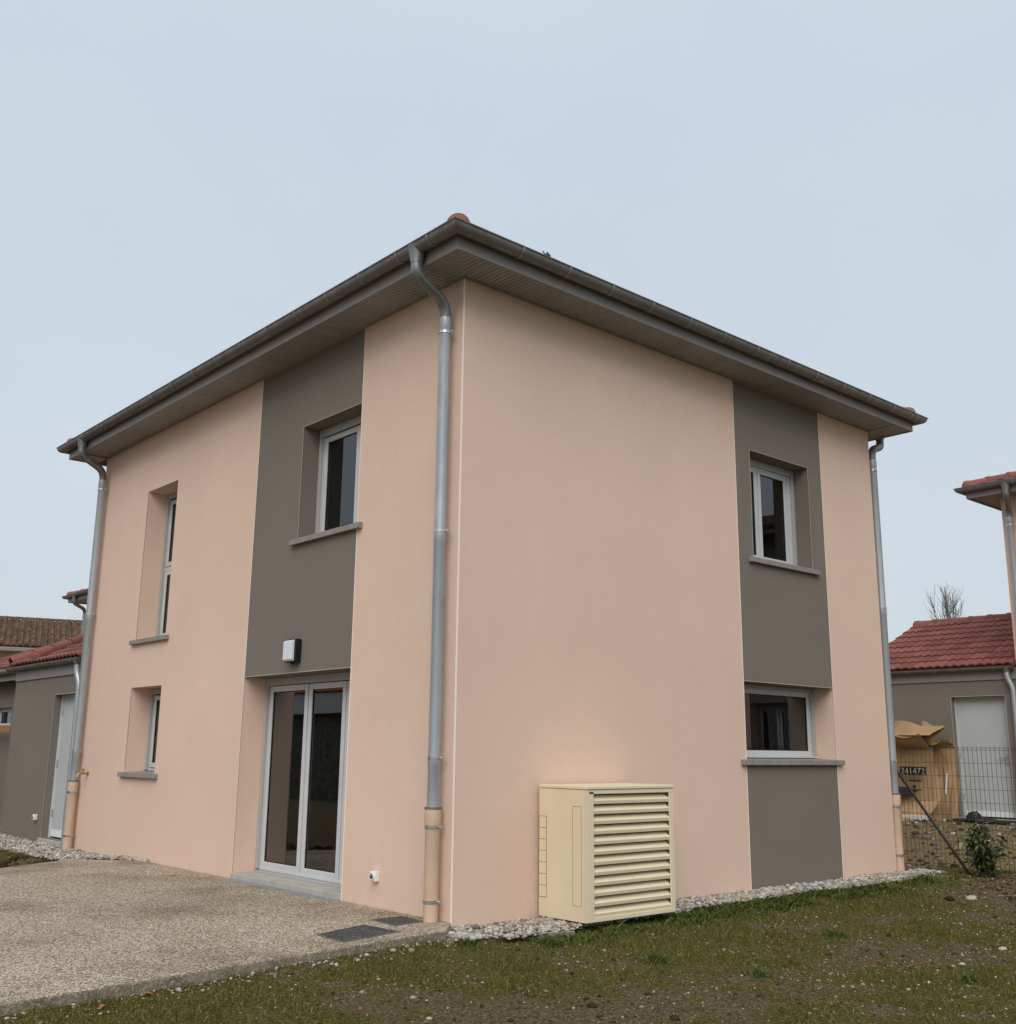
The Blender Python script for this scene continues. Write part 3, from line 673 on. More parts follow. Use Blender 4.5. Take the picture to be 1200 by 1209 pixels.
EDGE = [(-.002, -.004), (-.255, -.275), (-1.96, -.48), (-3.56, -.70), (-8.0, -1.30)]
def edge_y(x):
    xs = [p[0] for p in EDGE][::-1]; ys = [p[1] for p in EDGE][::-1]; return np.interp(x, xs, ys)
TERR = EDGE + [(-12.0, 1.2), (-6.0, 3.6), (-1.6, 6.02), (-.62, 6.58), (-.18, 6.1), (-.001, 6.0)]
te = poly_slab('terrace', TERR, -.22, .02, 'aggregate', 'kerb'); struct(te)
m = te.modifiers.new('bevel', 'BEVEL'); m.width = .012; m.segments = 2; m.limit_method = 'ANGLE'

def gravel_edge(x): return np.where(np.asarray(x) < .1, -.40 - .30 * (np.asarray(x) + .2), 0) + np.where(np.asarray(x) < .1, 0, 1) * gravel_edge0(x)
def gravel_edge0(x): return -.44 - .05 * np.sin(x * 1.3) - .02 * np.sin(x * 4.1) - .12 * np.exp(-((x - .2) / .9) ** 2)
def bare(x, y):                                     # trodden earth by the fence
    return np.clip(1.25 - np.hypot((x - 6.9) / 1.9, (y + 1.75) / .95), 0, 1)
def moss_f(x, y):
    base = (fbm(x * 1.25 + 3, y * 1.25 + 9, 4) - .5) * 1.15 + (fbm(x * 4.2, y * 4.2, 3) - .5) * .8 + .52
    near = np.clip((y + 2.6) / 2.0, 0, 1) * .24
    return np.clip(base + near - .0 - bare(x, y) * .8, 0, 1)
def lawn_z(x, y):
    z = -.082 + .05 * (fbm(x * .9, y * .9, 3) - .5) + .028 * (fbm(x * 7, y * 7, 3) - .5) + .05 * bare(x, y) * (fbm(x * 5 + 4, y * 5, 3))
    z = z + .045 * np.clip((x - 4) / 3, 0, 1)
    k = np.clip(1 - (edge_y(np.minimum(x, -.26)) - y) / .5, 0, 1) * np.clip((-.2 - x) / .3, 0, 1)      # soil banked up against the kerb
    return z + .012 * np.clip((y + 1.2) / .7, 0, 1) + .032 * np.where(y < edge_y(np.minimum(x, -.26)), k, 0)
def grid(name, x0, x1, y0, y1, step, zf, mat, attr=None):
    xs = np.arange(x0, x1 + step / 2, step); ys = np.arange(y0, y1 + step / 2, step)
    X, Y = np.meshgrid(xs, ys); Z = zf(X, Y); nx, ny = len(xs), len(ys)
    co = np.stack([X, Y, Z], -1).reshape(-1, 3)
    i = (np.arange(ny - 1)[:, None] * nx + np.arange(nx - 1)[None]).reshape(-1)
    F = np.stack([i, i + 1, i + nx + 1, i + nx], 1)
    me = bpy.data.meshes.new(name); me.vertices.add(len(co)); me.vertices.foreach_set('co', co.ravel())
    me.loops.add(F.size); me.loops.foreach_set('vertex_index', F.ravel().astype(np.int32))
    me.polygons.add(len(F)); me.polygons.foreach_set('loop_start', np.arange(0, F.size, 4, dtype=np.int32)); me.polygons.foreach_set('loop_total', np.full(len(F), 4, np.int32))
    me.polygons.foreach_set('use_smooth', np.ones(len(F), bool))
    me.update(); me.validate(); me.materials.append(M[mat])
    if attr:
        a = me.attributes.new('moss', 'FLOAT', 'POINT'); a.data.foreach_set('value', attr(X, Y).ravel().astype(np.float32))
    return link(name, me)
lw = grid('lawn', -7.0, 8.4, -7.6, .0, .045, lawn_z, 'lawn', moss_f); struct(lw)
def bank_z(x, y):
    s_ = np.clip((x - 7.45) / 3.6, 0, 1); s_ = s_ * s_ * (3 - 2 * s_)
    return -.05 + .33 * s_ + .09 * (fbm(x * 1.6, y * 1.6, 4) - .5) * np.clip((12.6 - x) / .6, 0, 1)
struct(grid('soil_bank', 7.43, 14.5, -9, 12, .07, bank_z, 'tansoil'))
sb = poly_slab('side_ground', [(-.002, 6.02), (-.002, 20), (-9, 20), (-9, 3.0)], -.2, -.045, 'soil'); struct(sb)
gb = poly_slab('gravel_bed', [(0, 5.9), (.6, 14), (.6, 20), (-1.0, 20), (-.62, 6.9), (-.60, 6.55)], -.14, -.03, 'soil'); struct(gb)
g2 = MB().add([(x, y, -.045) for x in np.linspace(-.24, 7.35, 30) for y in (0.0, float(gravel_edge(x)) + .02)] , [(2 * k, 2 * k + 1, 2 * k + 3, 2 * k + 2) for k in range(29)]).build('gravel_strip', 'soil'); struct(g2)

# drain strip before the patio door belongs to the terrace
MB().box(-.11, -.022, 1.57, 3.62, .0, .026).build('drain_channel', 'flashing', te, bevel=.002)
for (pts, lab) in (([(-1.14, .13), (-.62, .30), (-.585, -.12), (-1.16, -.25)], 'larger dark chippings-filled inspection cover on the terrace, nearer the kerb'),
                   ([(-.435, .47), (-.13, .47), (-.155, .15), (-.455, .115)], 'smaller dark chippings-filled inspection cover on the terrace, against the downpipe')):
    cx = sum(p[0] for p in pts) / 4; cy = sum(p[1] for p in pts) / 4
    t0 = empty('inspection_cover', (cx, cy, .02)); tag(t0, lab, 'drain cover', 'dark covers in the terrace')
    q = [(x - cx, y - cy) for x, y in pts]
    MB().prism([(x * .97, y * .97) for x, y in q], -.03, .004, 'z').build('infill', 'chippings', t0)
    fr_ = MB()
    for i in range(4):
        a, b = q[i], q[(i + 1) % 4]; fr_.prism([a, b, (b[0] * .97, b[1] * .97), (a[0] * .97, a[1] * .97)], -.03, .007, 'z')
    fr_.build('rim', 'gutter', t0)

# ---- scatter helpers: many small bodies joined into one mesh
def ico(sub=1):
    bm = bmesh.new(); bmesh.ops.create_icosphere(bm, subdivisions=sub, radius=1); v = np.array([q.co[:] for q in bm.verts]); f = np.array([[q.index for q in p.verts] for p in bm.faces]); bm.free(); return v, f
def scatter_mesh(name, variants, pos, scl, mat, smooth=True):
    """variants: list of (V,F tri); pos (n,3); scl (n,3)"""
    n = len(pos); VV = []; FF = []; o = 0
    idx = RNG.integers(0, len(variants), n)
    for k, (v, f) in enumerate(variants):
        s_ = np.where(idx == k)[0]
        if not len(s_): continue
        a = RNG.uniform(0, 2 * np.pi, len(s_)); c, s2 = np.cos(a)[:, None], np.sin(a)[:, None]
        V = v[None] * scl[s_][:, None]
        b = RNG.uniform(-.5, .5, len(s_))[:, None]; y_ = V[..., 1] * np.cos(b) - V[..., 2] * np.sin(b); z_ = V[..., 1] * np.sin(b) + V[..., 2] * np.cos(b)
        x_ = V[..., 0] * c - y_ * s2; y2 = V[..., 0] * s2 + y_ * c
        P_ = np.stack([x_, y2, z_], -1) + pos[s_][:, None]
        VV.append(P_.reshape(-1, 3)); FF.append((f[None] + (np.arange(len(s_)) * len(v))[:, None, None] + o).reshape(-1, 3)); o += len(s_) * len(v)
    return tri_mesh(name, np.concatenate(VV), np.concatenate(FF), mat, smooth)
def tri_mesh(name, V, F, mat, smooth=False):
    me = bpy.data.meshes.new(name); me.vertices.add(len(V)); me.vertices.foreach_set('co', V.astype(np.float32).ravel())
    me.loops.add(F.size); me.loops.foreach_set('vertex_index', F.ravel().astype(np.int32))
    me.polygons.add(len(F)); me.polygons.foreach_set('loop_start', np.arange(0, F.size, 3, dtype=np.int32)); me.polygons.foreach_set('loop_total', np.full(len(F), 3, np.int32))
    if smooth: me.polygons.foreach_set('use_smooth', np.ones(len(F), bool))
    me.update(); me.materials.append(M[mat]); return link(name, me)
def rock_variants(n, sub, rough=.22):
    vs = []
    for k in range(n):
        v, f = ico(sub); d = RNG.normal(size=(6, 3)); d /= np.linalg.norm(d, axis=1)[:, None]
        g = 1 + rough * sum(np.clip(v @ q - .55, 0, 1) * -1.4 for q in d) + RNG.normal(size=len(v)) * rough * .12
        vs.append((v * g[:, None], f))
    return vs
ROCK = rock_variants(6, 2, .3); SMALL = rock_variants(4, 1, .25)

def pebbles(name, n, xf, yf, z, label, r=(.010, .025)):
    x, y = xf(n), None
    x, y = yf(x)
    s_ = RNG.uniform(r[0], r[1], len(x)) * np.where(RNG.random(len(x)) < .1, 1.35, 1)
    sc = np.stack([s_ * RNG.uniform(.9, 1.5, len(x)), s_ * RNG.uniform(.8, 1.1, len(x)), s_ * RNG.uniform(.5, .85, len(x))], 1)
    zz = z(x, y) + sc[:, 2] * .4 + RNG.uniform(-.006, .018, len(x))
    o = scatter_mesh(name, ROCK, np.stack([x, y, zz], 1), sc, 'pebble'); return tag(stuff(o), label, 'gravel')
def strip1(x):
    w_ = -gravel_edge(x); lo = np.clip(-x * 1.1, .005, 1); y = -(lo + RNG.random(len(x)) * (w_ - lo)); return x, y
pebbles('gravel', 7000, lambda n: RNG.uniform(-.25, 7.3, n), strip1, lambda x, y: -.038 + .02 * (fbm(x * 3, y * 3, 2) - .5), 'pale rounded pebbles in a strip along the foot of the right-hand wall')
def strip2(x):
    y = x; w_ = np.interp(y, [5.75, 6.3, 6.6, 7.5, 9, 12, 16], [.02, .18, .62, .68, .78, .95, 1.0]); xx = -RNG.uniform(.0, 1, len(y)) * w_; return xx + np.where(y > 11.45, .5 * RNG.random(len(y)), 0), y
pebbles('gravel', 7000, lambda n: RNG.uniform(5.75, 14.5, n), strip2, lambda x, y: -.028 + np.where(y < 6.5, .04, 0), 'pale rounded pebbles along the garage wall at far left')
# loose gravel spilled round the terrace and along the kerb
n = 170; x = RNG.uniform(-3.6, -.3, n); y = edge_y(x) - np.abs(RNG.normal(0, .10, n)) - .02; s_ = RNG.gamma(2, .0035, n) + .003
tag(stuff(scatter_mesh('loose_stones', SMALL, np.stack([x, y, lawn_z(x, y) + s_ * .3], 1), np.stack([s_ * 1.2, s_, s_ * .7], 1), 'pebble')), 'small pale stones spilled on the grass along the terrace kerb', 'stones')
# short timber edging of the gravel by the house corner
tag(MB().prism([(-.30, -.335), (.72, -.66), (.72, -.635), (-.29, -.31)], -.16, -.03, 'z').build('edging_board', 'kerb', bevel=.004), 'short weathered edging board holding the pebbles near the house corner', 'edging')

def in_frame(x, y):
    dx, dy = x - cam.location.x, y - cam.location.y
    a = np.degrees(np.arctan2(dx, dy)); return (a > 15) & (a < 72) & (np.hypot(dx, dy) > 3.0)
# stones and clods on the lawn
def lawn_pts(n, x0=-4.2, x1=8.2, y0=-5.2, y1=-.4):
    x = RNG.uniform(x0, x1, n); y = RNG.uniform(y0, y1, n)
    k = in_frame(x, y) & (y < np.where(x < -.27, edge_y(np.minimum(x, -.26)) - .02, gravel_edge(x) - .01)); return x[k], y[k]
x, y = lawn_pts(14000); s_ = RNG.gamma(1.6, .0021, len(x)) + .0018; k = (fbm(x * 2.3 + 5, y * 2.3, 3) + RNG.uniform(-.2, .2, len(x))) > .45; x, y, s_ = x[k], y[k], s_[k]
tag(stuff(scatter_mesh('lawn_stones', SMALL, np.stack([x, y, lawn_z(x, y) + s_ * .35], 1), np.stack([s_ * 1.25, s_, s_ * .7], 1), 'smallstone')), 'small pale stones scattered over the thin lawn', 'stones')
x, y = lawn_pts(5200); k = (moss_f(x, y) + RNG.uniform(-.2, .2, len(x)) < .55); x, y = x[k], y[k]; s_ = RNG.gamma(2.0, .0042, len(x)) + .003
s_ = s_ * (1 + bare(x, y))
tag(stuff(scatter_mesh('soil_clods', SMALL, np.stack([x, y, lawn_z(x, y) + s_ * .2], 1), np.stack([s_ * 1.3, s_, s_ * .65], 1), 'clod', False)), 'dark crumbs of earth on the bare patches of the lawn', 'soil')
# single larger stones that can be told apart
for (sx, sy, r, lab) in ((2.95, -3.0, .035, 'pale fist-sized stone lying on the lawn left of the bare earth'), (5.35, -1.62, .06, 'largest pale stone at the edge of the bare earth near the fence'), (2.05, -3.12, .022, 'small pale stone on the mossy lawn in front of the heat pump')):
    v, f = ROCK[int(sx * 10) % 6]; o = tri_mesh('stone', v * np.array([r * 1.5, r, r * .55]), f, 'smallstone', True); o.location = (sx, sy, float(lawn_z(np.array(sx), np.array(sy))) + r * .2); tag(o, lab, 'stone', 'larger stones on the lawn')

# ---- grass: short blades where the moss mask is strong
def blades(x, y, z, h, wd, lean, mat, name, label, cat):
    n = len(x); a = RNG.uniform(0, 2 * np.pi, n); b = RNG.uniform(0, 2 * np.pi, n)
    px, py = np.cos(a) * wd / 2, np.sin(a) * wd / 2; lx, ly = np.cos(b) * lean, np.sin(b) * lean
    p0 = np.stack([x - px, y - py, z - .005], 1); p1 = np.stack([x + px, y + py, z - .005], 1)
    m0 = np.stack([x - px * .8 + lx * .4, y - py * .8 + ly * .4, z + h * .6], 1); m1 = np.stack([x + px * .8 + lx * .4, y + py * .8 + ly * .4, z + h * .6], 1)
    tp = np.stack([x + lx, y + ly, z + h], 1)
    V = np.stack([p0, p1, m1, m0, tp], 1).reshape(-1, 3); o = (np.arange(n) * 5)[:, None, None]
    F = (np.array([[0, 1, 2], [0, 2, 3], [3, 2, 4]])[None] + o).reshape(-1, 3)
    q = tri_mesh(name, V, F, mat); return tag(stuff(q), label, cat)
x, y = lawn_pts(420000); mf = moss_f(x, y); k = RNG.random(len(x)) < np.clip((mf - .38) * 1.7, .015, .8); x, y, mf = x[k], y[k], mf[k]
cl_ = np.clip((fbm(x * 5.5 + 2, y * 5.5 + 7, 3) - .5) * 4, 0, 1) ** 1.5; h = RNG.gamma(3, .0031, len(x)) * (.45 + mf + 2.2 * cl_) + .003
blades(x, y, lawn_z(x, y), h, RNG.uniform(.0018, .0042, len(x)), h * RNG.uniform(.3, 1.3, len(x)), 'grass', 'grass', 'thin mossy grass covering the lawn in patches', 'grass')
# rank green edge along the pebbles and round the heat pump
def edge_pts(n):
    x = RNG.uniform(.2, 7.0, n); d = np.abs(RNG.normal(0, .19, n)); y = gravel_edge(x) - d + .06
    p_ = np.interp(x, [.2, .9, 1.9, 2.3, 3.2, 4.5, 6.2, 7], [.25, .35, .5, .9, .75, 1, .8, .1]) * np.clip((fbm(x * 3.4, y * 3.4 + 8, 3) - .33) * 3.2, 0, 1); k = RNG.random(n) < p_
    return x[k], y[k]
x, y = edge_pts(60000); h = RNG.gamma(2.5, .0075, len(x)) + .005
blades(x, y, lawn_z(x, y), h, RNG.uniform(.006, .017, len(x)), h * RNG.uniform(.8, 2.6, len(x)), 'weed', 'verge_weeds', 'ranker green weeds along the outer edge of the pebble strip', 'weeds')
for (tx, ty, r, lab) in ((.49, -1.69, .10, 'small round grass tuft on the lawn in front of the heat pump'), (.66, -2.41, .14, 'bright spiky grass tuft in the middle of the lawn'), (2.45, -1.87, .13, 'grass tuft on the lawn below the window band, farthest of the tufts'),
                         (1.57, -3.40, .12, 'grass tuft near the bottom right of the lawn'), (-.24, -.50, .09, 'grass tuft where the terrace kerb ends at the house corner'), (.35, -.75, .09, 'leafy tuft at the edging board left of the heat pump')):
    n = 300; rr = np.abs(RNG.normal(0, r * .6, n)); aa = RNG.uniform(0, 6.283, n); x = rr * np.cos(aa); y = rr * np.sin(aa); h = RNG.uniform(.012, .06, n) * np.exp(-(rr / r) ** 2) + .008
    o = blades(x, y, np.zeros(n), h, RNG.uniform(.003, .007, n), h * .6 + rr * .3, 'weed', 'blades', lab, 'grass tuft'); del o['label'], o['category']
    te_ = empty('grass_tuft', (tx, ty, float(lawn_z(np.array(tx), np.array(ty))))); tag(te_, lab, 'grass tuft', 'tufts on the lawn'); o.parent = te_
# side bed by the left garage and stones on the bank
n = 700; x = RNG.uniform(-2.4, -.7, n); y = RNG.uniform(5.6, 8.6, n); s_ = RNG.gamma(2, .009, n) + .005; k = (y > 3.6 + (x + 6) * .55 + .08)
tag(stuff(scatter_mesh('bed_soil', SMALL, np.stack([x, y, -.045 + s_ * .3], 1)[k], np.stack([s_ * 1.3, s_, s_ * .7], 1)[k], 'clod', False)), 'dark crumbly earth in the bed beyond the terrace at far left', 'soil')
x = RNG.uniform(-2.4, -.75, 9000); y = RNG.uniform(7.6, 9.4, 9000); h = RNG.gamma(3, .009, 9000) + .01
blades(x, y, np.full(9000, -.045), h, RNG.uniform(.003, .006, 9000), h, 'grass', 'grass', 'patch of grass behind the earth bed at far left', 'grass')
x = RNG.uniform(7.5, 12.6, 1300); y = RNG.uniform(-3, 4.5, 1300); s_ = RNG.gamma(2, .008, 1300) + .005
tag(stuff(scatter_mesh('bank_clods', SMALL, np.stack([x, y, bank_z(x, y) + s_ * .2], 1), np.stack([s_ * 1.3, s_, s_ * .7], 1), 'clod', False)), 'brown lumps of earth on the bank behind the wire fence', 'soil')
x = RNG.uniform(7.5, 12.6, 500); y = RNG.uniform(-3, 4.5, 500); s_ = RNG.gamma(2, .009, 500) + .006
tag(stuff(scatter_mesh('bank_stones', SMALL, np.stack([x, y, bank_z(x, y) + s_ * .3], 1), np.stack([s_ * 1.3, s_, s_ * .7], 1), 'smallstone')), 'pale stones strewn on the earth bank behind the wire fence', 'stones')

# ------------------------------------------------------------------ heat pump cabinet
hp = empty('heat_pump', (.91, -.60, 0)); tag(hp, 'beige metal heat pump cabinet with louvred front standing against the right-hand wall', 'heat pump')
Wd, Dp, Ht = 1.10, .56, 1.065
b = MB(); b.box(.0, .006, .012, Dp, .0, Ht - .03); b.box(Wd - .006, Wd, .012, Dp, .0, Ht - .03); b.box(.006, Wd - .006, Dp - .006, Dp, .0, Ht - .03); b.box(.006, Wd - .006, .02, Dp - .006, .0, .006)
body = b.build('body', 'hp', hp)
MB().prism([(-.006, -.012), (Wd + .006, -.012), (Wd + .006, Dp), (-.006, Dp)], Ht - .028, Ht, 'z').build('lid', 'hp', hp, bevel=.006)
MB().box(.012, Wd - .012, .075, .083, .02, Ht - .04).build('gap_shade_sheet', 'hpdark', hp)  # dark sheet added behind the slats so their gaps look shaded
fl, frr, ft, fb = .088, .055, .045, .035
f = MB(); f.box(0, fl, -.004, .010, 0, Ht - .031); f.box(Wd - frr, Wd, -.004, .010, 0, Ht - .031); f.box(fl, Wd - frr, -.004, .010, Ht - .031 - ft + .012, Ht - .031); f.box(fl, Wd - frr, -.004, .010, 0, fb)
f.build('front_frame', 'hp', hp, bevel=.003)
nsl = 12; zlo, zhi = fb, Ht - .031 - ft + .012; pt = (zhi - zlo) / nsl
sm = MB().prism([(.058, pt * .86), (.050, pt * .875), (.004, pt * .42), (.000, pt * .37), (.005, pt * .03), (.014, .0), (.018, pt * .30), (.058, pt * .80)], fl, Wd - frr, 'x').mesh('louvre', 'hp')
for k in range(nsl): link('louvre', sm, hp, bevel=.002, loc=(0, 0, zlo + k * pt - .002))
for k in range(7):                                   # stamped knock-outs along the rear edge of the side
    z = .155 + k * .093; q = MB(); q.box(-.003, .0005, Dp - .088, Dp - .004, z, z + .089); q.build('knock_out', 'hp', hp, bevel=.001)
g = MB(); g.box(-.0012, .0006, Dp - .092, Dp - .001, .151, .155 + 7 * .093); g.build('knock_out_gap', 'hpgap', hp)
g = MB()
for (y0, y1, z0, z1) in ((.055, .057, .12, .90), (.155, .157, .12, .90), (.057, .155, .12, .122), (.057, .155, .898, .90)): g.box(-.0012, .0006, y0, y1, z0, z1)
g.build('hatch_outline', 'hpgap', hp)
MB().box(.035, .085, -.0065, -.0035, Ht - .062, Ht - .045).build('badge', 'badge', hp)
for x_ in (.12, Wd - .2):
    MB().box(x_, x_ + .08, .24, Dp - .05, -.16, -.001).build('foot', 'threshold', hp)

# ------------------------------------------------------------------ small things on the walls
lp = empty('wall_lamp', (-.001, 2.60, 2.19)); tag(lp, 'black square wall lamp with white diffuser above the patio door', 'wall lamp')
MB().box(-.075, 0, -.105, .105, .0, .235).build('housing', 'black', lp, bevel=.012, seg=3)
MB().prism([(-.098, .028), (-.078, .014), (-.0755, .012), (-.0755, .223), (-.078, .221), (-.098, .207)], -.088, .096, 'y').build('diffuser', 'opal', lp, bevel=.006)
MB().tube([(-.04, 0, -.018), (-.04, 0, .004)], .022, 12).build('sensor', 'black', lp, True)
def socket(y, z, label):
    s_ = empty('wall_socket', (-.001, y, z)); tag(s_, label, 'socket', 'white outdoor wall sockets')
    MB().box(-.045, 0, -.04, .04, 0, .082).build('box', 'white', s_, bevel=.005)
    MB().tube([(-.0455, 0, .042), (-.058, 0, .042)], .031, 20).build('ring', 'white', s_, True)
    MB().tube([(-.0585, 0, .042), (-.0592, 0, .042)], .022, 20).build('recess', 'gasket', s_, True)
    MB().tube([(-.0595, 0, .050), (-.0602, 0, .050)], .006, 8).build('pin', 'white', s_, True)
socket(1.035, .235, 'white wall socket low on the wall between patio door and downpipe'); socket(9.80, .285, 'white wall socket low on the grey garage wall at far left')
tp = empty('garden_tap', (0, 7.93, .99)); tag(tp, 'brass garden tap on the peach wall beside the far left downpipe', 'tap')
MB().tube([(0, 0, 0), (-.012, 0, 0)], .026, 14).build('wall_plate', 'brass', tp, True)
MB().tube(smooth_path([(-.012, 0, 0), (-.13, 0, 0), (-.15, 0, -.05)]), .014, 10).build('spout', 'brass', tp, True)
q = MB(); q.tube([(-.07, 0, 0), (-.07, 0, .05)], .011, 8); q.tube([(-.07, -.04, .055), (-.07, .04, .055)], .009, 8); q.build('handle', 'brass', tp, True)

# ------------------------------------------------------------------ right side: fence, strut, shrub, slab, cardboard
FX = 7.46
fc = empty('wire_fence', (FX, -1.5, 0)); tag(fc, 'dark wire mesh fence panel in front of the right-hand garage', 'fence')
wm = MB(); y0, y1 = -2.6, 2.08; r = .0026
def wire(a, b, r=.0026):
    a = Vector(a); b = Vector(b); wm.tube([a, b], r, 4, False)
yy = y0
while yy < y1: wire((0, yy, -.05), (0, yy, 1.46)); yy += .055
zz = .02
while zz < 1.47:
    wire((.004, y0, zz), (.004, y1, zz), .0032); zz += .155
wire((.004, y0, 1.44), (.004, y1, 1.44), .0032)
stuff(wm.build('wire_mesh', 'wire', fc))
for y in (y0, 2.1): MB().box(-.03, .02, y - .03, y + .02, -.1, 1.5).build('post', 'blackmetal', fc, bevel=.004)
st = empty('fence_strut', (7.36, -.66, -.06)); tag(st, 'black diagonal metal strut leaning from the ground towards the fence post', 'strut')
MB().tube([(0, 0, 0), (-.02, .86, 1.22)], .017, 10).build('bar', 'blackmetal', st, True); MB().box(-.05, .05, -.05, .05, -.04, .012).build('foot_plate', 'blackmetal', st)
tag(MB().prism([(6.63, -.37), (7.16, -.26), (7.10, -.80), (6.57, -1.0)], -.10, -.022, 'z').build('paving_slab', 'kerb', bevel=.006), 'grey slab lying flat on the ground at the end of the pebble strip', 'slab')

def leaf_mesh(name, parent, n, stems, label=None):
    V = []; F = []; o = 0
    for k in range(n):
        s_ = stems[RNG.integers(len(stems))]; t_ = RNG.uniform(.25, 1.0); p_ = np.array(s_[0]) * (1 - t_) + np.array(s_[1]) * t_
        a = RNG.uniform(0, 6.283); up = RNG.uniform(-.5, .75); L_ = RNG.uniform(.08, .16); w_ = L_ * .15
        d = np.array([math.cos(a) * math.cos(up), math.sin(a) * math.cos(up), math.sin(up)]); sd_ = np.cross(d, [0, 0, 1]); sd_ /= np.linalg.norm(sd_); nn = np.cross(sd_, d)
        b0 = p_; m1 = p_ + d * L_ * .4; m2 = p_ + d * L_ * .75 - np.array([0, 0, .012]); e_ = p_ + d * L_ - np.array([0, 0, .03])
        vs = [b0, m1 + sd_ * w_ + nn * .006, m1 - nn * .003, m1 - sd_ * w_ + nn * .006, m2 + sd_ * w_ * .7, m2 - nn * .003, m2 - sd_ * w_ * .7, e_]
        V += vs; F += [[o + i for i in q] for q in ((0, 1, 2), (0, 2, 3), (1, 4, 5), (1, 5, 2), (2, 5, 6), (2, 6, 3), (4, 7, 5), (5, 7, 6))]; o += 8
    ob = tri_mesh(name, np.array(V), np.array(F), 'leaf'); ob.parent = parent; return stuff(ob)
sh = empty('laurel_shrub', (7.2, -.88, -.05)); tag(sh, 'small dark green laurel shrub growing in front of the wire fence', 'shrub')
stems = []; q = MB()
for k in range(16):
    a = RNG.uniform(0, 6.283); r_ = RNG.uniform(.06, .30); b0 = (RNG.uniform(-.04, .04), RNG.uniform(-.06, .06), 0); e_ = (r_ * math.cos(a), r_ * math.sin(a), RNG.uniform(.36, .70)); stems.append((b0, e_)); q.tube([b0, tuple((np.array(b0) + np.array(e_)) / 2 + [.01, .01, .03]), e_], [.008, .006, .003], 6)
q.build('stems', 'bark', sh); leaf_mesh('foliage', sh, 620, stems)

# cardboard leaning on the garage: warped sheets with thickness
def sheet(name, mat, u0, u1, z0, z1, x_low, x_top, bow, parent, thick=.02, skew=0, nu=8, nv=10, wob=.02, seed=0):
    rs = np.random.default_rng(seed); f = []; bk = []
    for j in range(nv + 1):
        for i in range(nu + 1):
            s_, t_ = i / nu, j / nv
            x = x_low + (x_top - x_low) * t_ - bow * math.sin(math.pi * s_) - wob * math.sin(5 * t_ + seed) * math.sin(3 * s_ + seed); y = u0 + (u1 - u0) * s_ + skew * t_
            z = z0 + (z1 - z0) * t_ + (wob * 1.4 * math.sin(4 * s_ + seed) if j == nv else 0)
            f.append((x, y, z)); bk.append((x + thick, y, z + .002))
    n = len(f); F = []; W1 = nu + 1
    for j in range(nv):
        for i in range(nu):
            a = j * W1 + i; F += [(a, a + 1, a + W1 + 1, a + W1), (n + a, n + a + W1, n + a + W1 + 1, n + a + 1)]
    for i in range(nu): F += [(i, i + n, i + n + 1, i + 1), (nv * W1 + i, nv * W1 + i + 1, n + nv * W1 + i + 1, n + nv * W1 + i)]
    for j in range(nv): F += [(j * W1, j * W1 + W1, n + j * W1 + W1, n + j * W1), (j * W1 + nu, n + j * W1 + nu, n + j * W1 + W1 + nu, j * W1 + W1 + nu)]
    return MB().add(f + bk, F).build(name, mat, parent, True)
c1 = empty('cardboard_box', (12.45, 2.61, .27)); tag(c1, 'torn brown cardboard box with black number label leaning on the garage wall', 'cardboard box', 'discarded cardboard by the garage')
sheet('front_panel', 'card', -.28, .42, -.02, 1.28, -.12, .02, .05, c1, seed=1)
sheet('side_panel', 'card', -.40, -.27, .0, 1.34, .16, .12, .0, c1, skew=.06, seed=2)
sheet('flap', 'card', -.24, .40, 1.20, 1.44, -.05, -.34, .05, c1, seed=3, wob=.05); sheet('flap', 'card', -.40, .44, 1.42, 1.60, -.26, .14, .06, c1, seed=4, wob=.06, skew=-.08); sheet('flap', 'card', -.30, .10, 1.30, 1.62, .02, .20, .02, c1, seed=16, wob=.05, skew=-.14)
sheet('flap', 'card', .18, .46, 1.42, 1.66, .08, .14, .02, c1, seed=5)
lb = MB().box(-.206, -.202, -.24, .24, .745, .89).build('label_plate', 'black', c1)
cu = bpy.data.curves.new('number', 'FONT'); cu.body = '241472'; cu.size = .15; cu.align_x = 'CENTER'; cu.extrude = .001; cu.materials.append(M['print'])
to = bpy.data.objects.new('number_tmp', cu); COL.objects.link(to); dg = bpy.context.evaluated_depsgraph_get(); dg.update(); me = bpy.data.meshes.new_from_object(to.evaluated_get(dg)); bpy.data.objects.remove(to)
me.materials.clear(); me.materials.append(M['print']); nm = link('number', me, c1); nm.location = (-.2085, 0, .765); nm.rotation_euler = (math.pi / 2, 0, -math.pi / 2)
q = MB(); q.box(-.193, -.189, -.13, .09, .64, .665); q.box(-.193, -.189, -.03, .03, .52, .58); q.box(-.193, -.189, -.06, .02, .47, .49); q.build('print', 'black', c1)
c2 = empty('cardboard_sheet', (12.60, 2.22, .27)); tag(c2, 'taller plain cardboard sheet standing between the numbered box and the white door', 'cardboard', 'discarded cardboard by the garage')
sheet('panel', 'card', -.20, .24, 0, 1.27, -.04, .18, .07, c2, seed=6, wob=.04, skew=.05); sheet('fold', 'card', -.10, .06, .0, .86, -.30, .0, -.03, c2, seed=7, skew=.10)
sheet('fold', 'card', .07, .26, .02, 1.02, -.24, .02, .06, c2, seed=12, skew=.05); sheet('fold', 'card', -.24, -.12, 0, .66, -.20, .02, .0, c2, seed=13, skew=-.02)
sheet('flap', 'card', -.24, .16, 1.20, 1.31, .02, -.20, .03, c2, seed=14, wob=.04)
sheet('tape', 'foam', -.085, -.065, .45, .78, -.16, -.06, .0, c2, thick=.004, seed=8, wob=.0)
